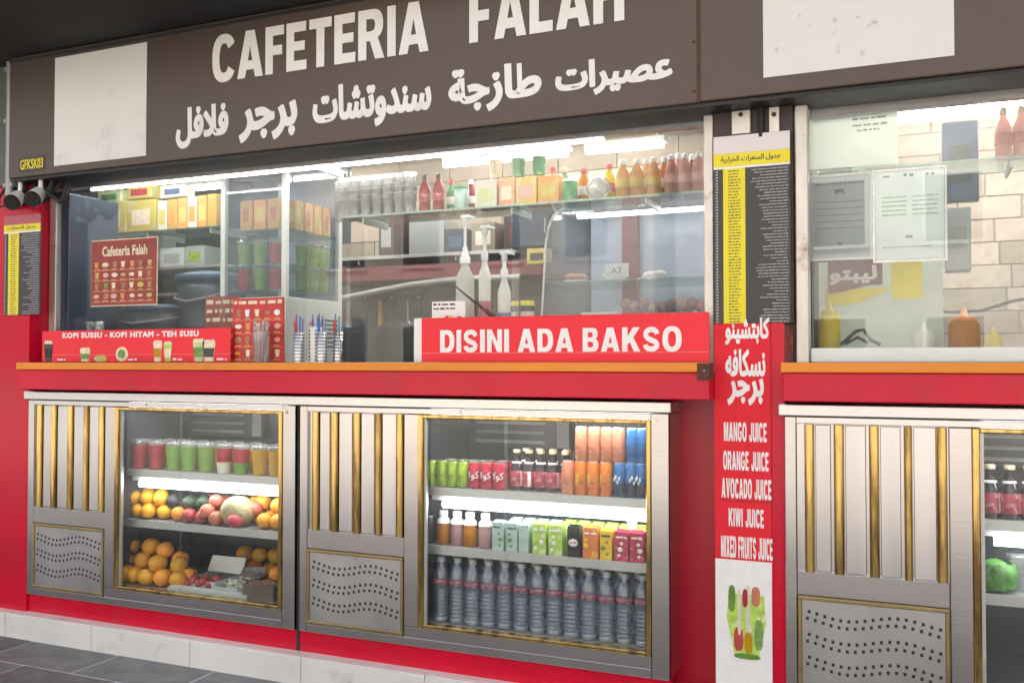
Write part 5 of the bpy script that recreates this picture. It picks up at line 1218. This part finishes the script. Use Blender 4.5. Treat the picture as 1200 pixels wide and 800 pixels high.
box_pack('kitchen_box', 'brown box on the kitchen shelf behind the pump bottles', 552, 580, 258, 292, 1.54, .2, 'stone_beige', 'cream', z0=kz)
box_pack('kitchen_box', 'dark brown box on the kitchen shelf near the glass showcase', 590, 632, 250, 290, 1.54, .2, 'brown_dark', 'maroon', z0=kz)
t = thing('reflection_arc', 'grey curved duct pipe sweeping under the kitchen shelf', 'pipe', (-2.6, 1.6, 1.9))  # solid stand-in for a pale arc reflected in the window glass
b = MB(); b.path([hit(px, py, 1.45) for px, py in ((400, 350), (440, 342), (480, 334), (520, 329), (560, 326), (610, 325))], .020, 12); part('pipe', b, 'grey_metal', t)
# knife rail and hanging tools
t = thing('knife_rail', 'black knife rail on the grey kitchen tiles', 'rail', (hit(459, 348, 1.8).x, 1.8, 1.8))
a, c, z0, z1 = rect(423, 495, 345, 353, 1.86); b = MB(); b.box(a, c, 1.86, 1.888, z0, z1, .003); part('bar', b, 'black', t)
for px in (428, 459, 491): x = hit(px, 349, 1.86).x; b = MB(); b.tube((x, 1.859, (z0 + z1) / 2), (x, 1.855, (z0 + z1) / 2), .008, 8); part('screw', b, 'grey_metal', t)
for i, (px, py, m_, lab) in enumerate([(430, 420, 'black', 'long black skewer hanging from the knife rail end'), (446, 380, 'wood_spoon', 'yellow handled spatula hanging from the knife rail'), (463, 378, 'black', 'black ladle hanging above the frying pan'), (478, 380, 'can_end', 'small steel whisk hanging beside the frying pan'), (494, 372, 'black', 'short black hook tool hanging at the rail end')]):
    p0 = hit(px, 352, 1.84); p1 = hit(px, py, 1.84)
    t = thing('kitchen_tool', lab, 'utensil', p0, 'tools on the knife rail')
    b = MB(); b.tube(p0, p1, .006 if m_ != 'wood_spoon' else .018, 8); part('shaft', b, m_, t); b = MB(); b.ball((p1.x, p1.y, p1.z), .02, 1, .3, 1.4, 10, 7); part('tool_head', b, m_, t)
t = thing('frying_pan', 'black frying pan hanging on the grey tiles', 'pan', hit(463, 405, 1.8)); p = t.location
b = MB(); b.ball((p.x, p.y, p.z), .165, 1, .22, 1.15, 26, 14); part('pan_body', b, 'pan_black', t)
b = MB(); b.tube((p.x, p.y - .01, p.z + .17), (p.x, p.y, p.z + .30), .012, 8); part('handle', b, 'pan_black', t)
# lit tubes on the ceiling
zt_ = hit(540, 192, 1.5).z
for i, (a, c) in enumerate(((hit(168, 225, 1.5).x, hit(262, 215, 1.5).x), (hit(338, 215, 1.5).x, hit(402, 208, 1.5).x), (hit(520, 192, 1.5).x, hit(600, 186, 1.5).x), (hit(604, 186, 1.5).x, hit(668, 180, 1.5).x), (hit(686, 180, 1.5).x, hit(780, 170, 1.5).x))):
    t = thing('ceiling_lamp', 'lit tube lamp hanging in the kitchen, %s one counting from the spotlights' % ORD[i], 'lamp', ((a + c) / 2, 1.5, zt_), 'tube lamps in the kitchen')
    b = MB(); b.box(a, c, 1.47, 1.55, zt_ + .018, zt_ + .05, .004); part('housing', b, 'white_frame', t)
    b = MB(); b.tube((a + .01, 1.49, zt_), (c - .01, 1.49, zt_), .017, 12); part('lamp_tube', b, 'tube', t)
    for x in (a + .05, c - .05): b = MB(); b.tube((x, 1.51, zt_ + .05), (x, 1.51, 2.86), .004, 6); part('hanger', b, 'white_frame', t)
for i, x in enumerate((-4.0, -2.75, -1.5, .12)):  # added lamps, out of view, to light shelf goods and papers from above
    t = thing('ceiling_lamp', 'tube lamp on the ceiling close behind the shop windows, %s one from the spotlights' % ORD[i], 'lamp', (x, .45, 2.8), 'tube lamps close behind the windows')
    b = MB(); b.box(x - .5, x + .5, .50, .60, 2.80, 2.858, .004); part('housing', b, 'white_frame', t)
    b = MB(); b.tube((x - .48, .54, 2.775), (x + .48, .54, 2.775), .019, 12); part('lamp_tube', b, 'tube', t)
# --- pump bottles
def pump(px, py_top, w_, label, m, mb_, hb, Y=.26, label_m=None):
    x = hit(px, 380, Y).x; ztp = hit(px, py_top, Y).z
    t = thing('pump_bottle', label, 'bottle', (x, Y, 1.502), 'syrup pump bottles'); p = (x, Y, 1.502)
    hb = hit(px, hb, Y).z - 1.502; nk = hb + .05
    b = MB(); b.lathe(p, [(w_ * .92, 0), (w_, .01), (w_, hb * .93), (w_ * .92, hb * .98), (w_ * .5, hb + .03), (w_ * .42, nk)], 20); part('body', b, m, t)
    b = MB(); b.lathe(p, [(w_ * .58, nk + .0005), (w_ * .58, nk + .03), (w_ * .34, nk + .045), (w_ * .24, nk + .08)], 16); part('collar', b, mb_, t)
    H_ = ztp - 1.502
    b = MB(); b.tube((x, Y, 1.502 + nk + .05), (x, Y, ztp - .01), .0075, 10, .0065); part('plunger', b, mb_, t)
    b = MB(); b.box(x - .022, x + .024, Y - .010, Y + .010, ztp - .02, ztp, .005); b.tube((x + .02, Y, ztp - .01), (x + .052, Y - .004, ztp - .018), .007, 8, .005); b.lathe((x, Y, ztp - .05), [(.008, 0), (.015, .012), (.012, .032)], 12); part('spout', b, mb_, t)
    if label_m: b = MB(); b.lathe(p, [(w_ + .0005, hb * .25), (w_ + .001, hb * .26), (w_ + .001, hb * .66), (w_ + .0005, hb * .67)], 20); part('label_wrap', b, label_m, t)
pump(545, 252, .043, 'large clear syrup bottle with the tallest white pump', 'syrup_clear', 'pump_white', 322, .26, 'cream')
pump(568, 264, .028, 'slim white pump bottle in the middle with a small red label', 'syrup_white', 'pump_white', 318, .24, 'label_red')
pump(591, 294, .030, 'short pump bottle with white spout and blue label', 'syrup_white', 'pump_white', 338, .22, 'blue_label')
for i, (px, w_) in enumerate(((603, .020), (618, .032))):
    x = hit(px, 370, .40).x; t = thing('spice_jar', ['slim spice jar with dark yellow lid beside the pump bottles', 'pale spice jar with yellow lid next to the glass showcase'][i], 'jar', (x, .40, 1.502), 'spice jars with yellow lids')
    b = MB(); b.lathe((x, .4, 1.502), [(w_, 0), (w_, .235)], 16); part('body', b, 'cream' if i else 'carton_mint', t)
    b = MB(); b.lathe((x, .4, 1.502), [(w_ * .98, .2355), (w_ * .98, .262)], 16); part('neck', b, 'black', t)
    b = MB(); b.lathe((x, .4, 1.502), [(w_ * 1.03, .2625), (w_ * 1.03, .285), (0, .287)], 16); part('lid', b, 'yellow', t)
b = MB(); b.path([hit(532, 334, .16), hit(548, 347, .15), hit(566, 362, .13), hit(584, 379, .12)], .005, 8); single('black_hose', b, 'black', 'thin black hose running down across the pump bottles', 'hose', hit(560, 357, .14))
box_pack('sugar_box', 'small yellow box above the spice jars', 617, 641, 291, 309, .75, .08, 'yellow_pack', 'print_dark')
# --- curved glass showcase
Y0 = .45; X0 = hit(632, 400, Y0).x; X1 = -.78
rr = hit(668, 400, 0).x / DIST; Yt = X0 / rr - DIST; Zt = hit(668, 246, Yt).z
sc = thing('glass_showcase', 'curved front glass showcase with maroon top trim behind the red banner', 'showcase', (X0 + .4, Y0, 1.502))
prof = [(Y0, 1.502)]; zc = Zt - (Yt - Y0) * .62
n_ = 9
for k in range(n_ + 1):
    a_ = k / n_ * PI / 2; prof.append((Y0 + .08 + (Yt - Y0 - .08) * (1 - math.cos(a_)), zc + (Zt - zc) * math.sin(a_)))
def sheet_yz(pr, xa, xb, th=.005):
    b = MB(); vs = []
    for (y, z) in pr: vs += [(xa, y, z), (xb, y, z), (xa, y + th, z - th * .3), (xb, y + th, z - th * .3)]
    fs = []
    for i in range(len(pr) - 1):
        o = i * 4; fs += [(o, o + 1, o + 5, o + 4), (o + 2, o + 6, o + 7, o + 3), (o, o + 4, o + 6, o + 2), (o + 1, o + 3, o + 7, o + 5)]
    b.add(vs, fs, True); return b
part('curved_glass', sheet_yz(prof, X0 + .006, X1), 'curved_sheet', sc)
b = MB(); n2 = len(prof); vs = [(X0, y, z) for y, z in prof] + [(X0, Yt + .3, Zt), (X0, Yt + .3, 1.502)]
m_ = len(vs); vs += [(X0 + .005, v_[1], v_[2]) for v_ in vs]; b.add(vs, [tuple(range(m_)), tuple(range(2 * m_ - 1, m_ - 1, -1))] + [(i, m_ + i, m_ + (i + 1) % m_, (i + 1) % m_) for i in range(m_)]); part('end_glass', b, 'showcase_glass', sc)
b = MB(); b.path([(X0, y - .002, z + .001) for y, z in prof], .006, 8); part('glass_rim', b, 'shelf_steel', sc)
b = MB(); b.box(X0 + .07, X1, Yt - .03, Yt + .32, Zt + .002, Zt + .03, .003); part('top_trim', b, 'maroon', sc)
b = MB(); b.box(X0 + .02, X1, Yt + .28, Yt + .32, 1.502, Zt); part('rear_panel', b, 'showcase_back', sc)
b = MB(); b.box(X0 + .21, X0 + .29, Yt + .22, Yt + .27, 1.502, Zt - .01); part('inner_post', b, 'maroon', sc)
b = MB(); b.tube((X0 + .05, Yt - .02, Zt - .04), (X1, Yt - .02, Zt - .04), .012, 10); part('lamp_tube', b, 'tube_soft', sc)
zsh = hit(700, 328, .62).z
b = MB(); b.box(X0 + .03, X1, .62, Yt + .25, zsh - .006, zsh); part('shelf', b, 'shelf_glass', sc)
ZD = hit(760, 374, .66).z
b = MB(); b.box(X0 + .03, X1, Y0 + .07, Yt + .25, 1.503, ZD, .004); part('deck', b, 'showcase_back', sc)
a, c, z0, z1 = rect(708, 736, 315, 332, .55); t = thing('price_tag', 'white price tag standing inside the glass showcase', 'tag', ((a + c) / 2, .56, z0))
b = MB(); b.box(a, c, .56, .564, zsh + .001, zsh + z1 - z0); part('card', b, 'paper', t)
part('lettering', letters('A7', a + .03, c - .03, zsh + .02, zsh + .05, .5596, .001, .01), 'print_grey', t)
tr = thing('food_tray', 'steel tray of brown sausages low in the showcase', 'tray', (hit(775, 370, .7).x, .7, ZD + .001))
a = hit(728, 370, .68).x; b = MB(); b.box(a, X1 - .01, .62, .95, ZD + .001, ZD + .015, .004); part('tray_base', b, 'shelf_steel', tr)
for i in range(18):
    x = a + .03 + (i % 9) * .045; y = .66 + (i // 9) * .1; b = MB(); b.ball((x, y, ZD + .045 + random.uniform(0, .03)), .03, 1.0, 1.2, .9, 12, 8, .08)
    single('meatball', b, 'sausage' if i % 3 else 'pastry', 'brown meatball piled on the steel tray in the showcase', 'meatball', (x, y, ZD + .015), 'meatballs on the steel tray')
for i in range(3):
    a, c, z0, z1 = rect(655 + i * 45, 690 + i * 45, 305, 327, .75); b = MB()
    t = thing('pastry_plate', 'pale plate of pastry on the showcase shelf, %s one from its curved end' % ORD[i], 'plate', ((a + c) / 2, .78, zsh), 'pastry plates in the showcase')
    b = MB(); b.lathe(((a + c) / 2, .80, zsh + .001), [(.03, 0), (.075, .012), (.072, .014), (.0, .004)], 20); part('dish', b, 'paper', t)
    for k in range(4): b = MB(); b.ball(((a + c) / 2 + random.uniform(-.04, .04), .80 + random.uniform(-.03, .03), zsh + .03), .026, 1.3, .9, .8, 12, 8, .08); part('pastry_piece', b, 'cream' if i else 'pastry', t)
t = thing('white_cloth', 'folded white cloth lying low behind the showcase glass', 'cloth', (hit(700, 375, .55).x, .55, ZD))
a, c, z0, z1 = rect(672, 728, 369, 385, .50); b = MB(); b.box(a, c, .53, .62, ZD + .001, ZD + .02, .008); b.box(a + .02, c - .03, .54, .61, ZD + .0205, ZD + .032, .006); part('fold', b, 'paper', t)
zt2 = Zt + .031
for i, (px0, px1, m_, lab) in enumerate([(683, 698, 'navy_light', 'small blue box with white square nearest the curved end of the showcase top'), (700, 716, 'navy_light', 'blue box in the middle of the showcase top'), (718, 745, 'navy', 'wide navy box on the showcase top'), (768, 806, 'navy', 'navy box with silver clip at the far end of the showcase top')]):
    box_pack('blue_box', lab, px0, px1, 224, 242, Yt + .02, .12, m_, 'paper_grey' if i in (0, 1, 3) else 'navy_light', z0=zt2)
# dark cupboard behind the shelf
a, c, z0, z1 = rect(600, 690, 232, 290, 1.2); t = thing('wall_cupboard', 'dark wall cupboard behind the glass shelf above the showcase', 'cupboard', ((a + c) / 2, 1.2, z0))
b = MB(); b.box(a, c + .4, 1.2, 1.5, z0, z1, .004); part('case', b, 'fridge_dark', t); b = MB(); b.box(a + .01, (a + c) / 2, 1.186, 1.1995, z0 + .01, z1 - .01, .003); part('door', b, 'navy', t); b = MB(); b.tube(((a + c) / 2 - .02, 1.18, z0 + .08), ((a + c) / 2 - .02, 1.18, z0 + .16), .005, 8); part('handle', b, 'grey_metal', t)

# --- right window
zs2 = 2.268
glass_shelf('bottle_shelf', 'greenish glass shelf above the certificates', -.36, 1.2, .30, .55, zs2, brackets=(-.2, .33))
s_ = sauce('drink_rose', 'cap_gold', '', 'pink bottles in the side window', .20, .030, 'peach'); many(s_, [(hit(p_, 180, .36).x, .36, zs2 + .001) for p_ in (1176, 1197)], ['pinkish bottle on the side window shelf nearest the lamp', 'second pinkish bottle on the side window shelf'], 'pink bottles in the side window')
def certificate(label, px0, px1, pt, pb, m, frame, prints, Y=.143):
    a, c, z0, z1 = rect(px0, px1, pt, pb, Y)
    t = thing('certificate', label, 'certificate', ((a + c) / 2, Y, z0))
    if frame:
        b = MB(); e = .008; b.box(a - e, a - .0004, Y, Y + .01, z0 - e, z1 + e); b.box(c + .0004, c + e, Y, Y + .01, z0 - e, z1 + e); b.box(a, c, Y, Y + .01, z1 + .0004, z1 + e); b.box(a, c, Y, Y + .01, z0 - e, z0 - .0004); part('frame', b, frame, t)
    b = MB(); b.box(a, c, Y + .003, Y + .006, z0, z1); part('sheet', b, m, t)
    W_, H_ = c - a, z1 - z0
    for (u0, u1, v, h, mm, dens) in prints:
        q = MB(); scribble(q, a + W_ * u0, a + W_ * u1, z0 + H_ * v, H_ * h, Y + .0028, dens); part('print', q, mm, t)
    return t
ln = lambda u0, u1, vs_, h, mm, d: [(u0, u1, v_, h, mm, d) for v_ in vs_]
certificate('pale notice with faint handwriting, topmost paper in the side window', 949, 1055, 120, 195, 'paper_green', None, ln(.50, .88, (.72, .62), .035, 'print_grey', .8) + ln(.55, .8, (.54,), .03, 'print_grey', .5))
certificate('grey framed certificate under the pale notice', 950, 1021, 206, 302, 'paper_grey', 'white_frame', ln(.1, .9, (.90,), .02, 'print_grey', .6) + ln(.42, .58, (.80, .78), .05, 'print_grey', .4) + ln(.12, .88, (.68, .60, .52, .44, .36), .012, 'print_grey', 1) + ln(.46, .54, (.16,), .03, 'print_grey', .6))
certificate('white certificate with green printed rows beside the grey framed one', 1027, 1109, 199, 304, 'paper', 'steel_bright', ln(.12, .26, (.93,), .03, 'print_grey', .4) + ln(.42, .56, (.93,), .04, 'print_grey', .4) + ln(.74, .86, (.93,), .03, 'print_grey', .4) + ln(.10, .46, (.70, .65, .60, .55, .50), .014, 'print_green', 2) + ln(.54, .90, (.70, .65, .60, .55, .50), .014, 'print_green', 2) + ln(.44, .54, (.24,), .045, 'print_grey', .4) + ln(.1, .8, (.14,), .01, 'print_grey', 1))
box_pack('grey_cabinet', 'plain grey metal box behind the edge of the white certificate', 1109, 1140, 243, 316, .45, .15, 'paper_grey', 'grey_metal', cat='cabinet')
box_pack('dark_screen', 'dark upright panel behind the glass shelf bracket', 1106, 1150, 142, 236, .9, .05, 'navy', 'fridge_dark', cat='screen')
b = MB(); b.box(-.30, 2.9, 1.50, 1.58, .16, 2.86); rw = struct('stone_wall', b, 'grout')
for r in range(8):
    for c in range(9):
        if -.1 + c * .36 < 2.8: pass
for r in range(13):
    x = -.25 + (r % 3) * .07
    while x < 2.8:
        k_ = random.uniform(.45, .85); x += .19 * k_ + .003
        o_ = link('stone', tms[random.randrange(3)], rw, (x, 1.499 + random.uniform(0, .004), 1.36 + r * .112)); o_.scale = (k_, 1, .6); x += .19 * k_ + .003
t = thing('ceiling_lamp', 'wide bright tube lamp beyond the glass shelf in the side window', 'lamp', (hit(1120, 135, .95).x, .95, 2.5))
z = hit(1110, 133, .95).z; a, c = hit(1040, 133, .95).x, hit(1185, 133, .95).x
b = MB(); b.box(a, c + .6, .93, 1.03, z + .03, z + .06, .004); part('housing', b, 'white_frame', t)
b = MB(); b.tube((a + .01, .95, z), (c + .6, .95, z), .028, 14); part('lamp_tube', b, 'tube', t)
b = MB(); b.tube((a + .1, 1, z + .06), (a + .1, 1, 2.86), .005, 6); b.tube((c, 1, z + .06), (c, 1, 2.86), .005, 6); part('hanger', b, 'white_frame', t)
# lipton-like board: red board with arabic word on a pale green stall
a, c, z0, z1 = rect(960, 1106, 305, 408, .42)
t = thing('tea_display', 'pale green and yellow tea display board behind the certificates', 'display', ((a + c) / 2, .42, 1.502))
b = MB(); b.box(a, c, .42, .45, 1.503, z1, .003); part('backboard', b, 'paper_green', t)
a2, c2, q0, q1 = rect(1046, 1082, 305, 350, .418); b = MB(); b.box(a2, c2, .4165, .4195, q0, q1); part('yellow_patch', b, 'menu_yellow', t)
a2, c2, q0, q1 = rect(968, 1046, 338, 358, .418); b = MB(); b.prism([(a2, q0), (a2 + (c2 - a2) * .5, q0 + .01), (c2, q1), (a2, q1)], .4165, .4195); part('yellow_patch', b, 'menu_yellow', t)
a2, c2, q0, q1 = rect(971, 1035, 305, 343, .415); b = MB(); b.prism([(a2, q0), (a2 + .05, q0 + .004), (c2 - .05, q0 + .03), (c2, q0 + .03), (c2, q1), (a2, q1)], .412, .416); rb = part('red_plate', b, 'maroon', t)
part('lettering', script('ليبتو', a2 + .005, c2 - .02, q0 + .035, q1 - .022, .4117, .0012, .02), 'label_white', rb)
def squeeze(label, px, pt, m, r, h, Y, noz=None):
    x = hit(px, 400, Y).x; z = 1.5555 if Y < .17 else 1.503
    t = thing('squeeze_bottle', label, 'bottle', (x, Y, z), 'squeeze bottles in the side window')
    b = MB(); b.lathe((x, Y, z), [(r * .96, 0), (r, .005), (r, h * .68), (r * .8, h * .74)], 18); part('body', b, m, t)
    b = MB(); b.lathe((x, Y, z), [(r * .82, h * .741), (r * .80, h * .78), (r * .3, h * .83), (r * .10, h), (0, h)], 14); part('nozzle', b, noz or m, t)
squeeze('bright yellow mustard bottle beside the window post', 972, 350, 'mustard', .042, .25, .24)
squeeze('orange sauce squeeze bottle before the stone wall', 1130, 345, 'juice_orange', .055, .21, .30, 'carton_orange')
squeeze('small yellow squeeze bottle beside the orange one', 1164, 372, 'mustard', .034, .13, .30)
squeeze('pale cream squeeze bottle between tea display and orange bottle', 1082, 370, 'cream', .040, .15, .30)
b = MB(); b.path([hit(985, 404, .2), hit(1003, 388, .2), hit(1012, 386, .2), hit(1020, 398, .2), hit(1032, 404, .2)], .007, 8); b.path([hit(990, 403, .22), hit(1005, 395, .22), hit(1018, 402, .22)], .006, 8); single('tongs', b, 'black', 'black tongs lying on the sill beside the mustard bottle', 'tongs', hit(1008, 400, .2))
b = MB(); b.path([hit(1088, 364, .5), hit(1115, 366, .5), hit(1150, 364, .5), hit(1185, 353, .5), hit(1230, 345, .5)], .006, 8); single('cable', b, 'black_rubber', 'black cable sagging before the stone wall', 'cable', hit(1140, 364, .5))
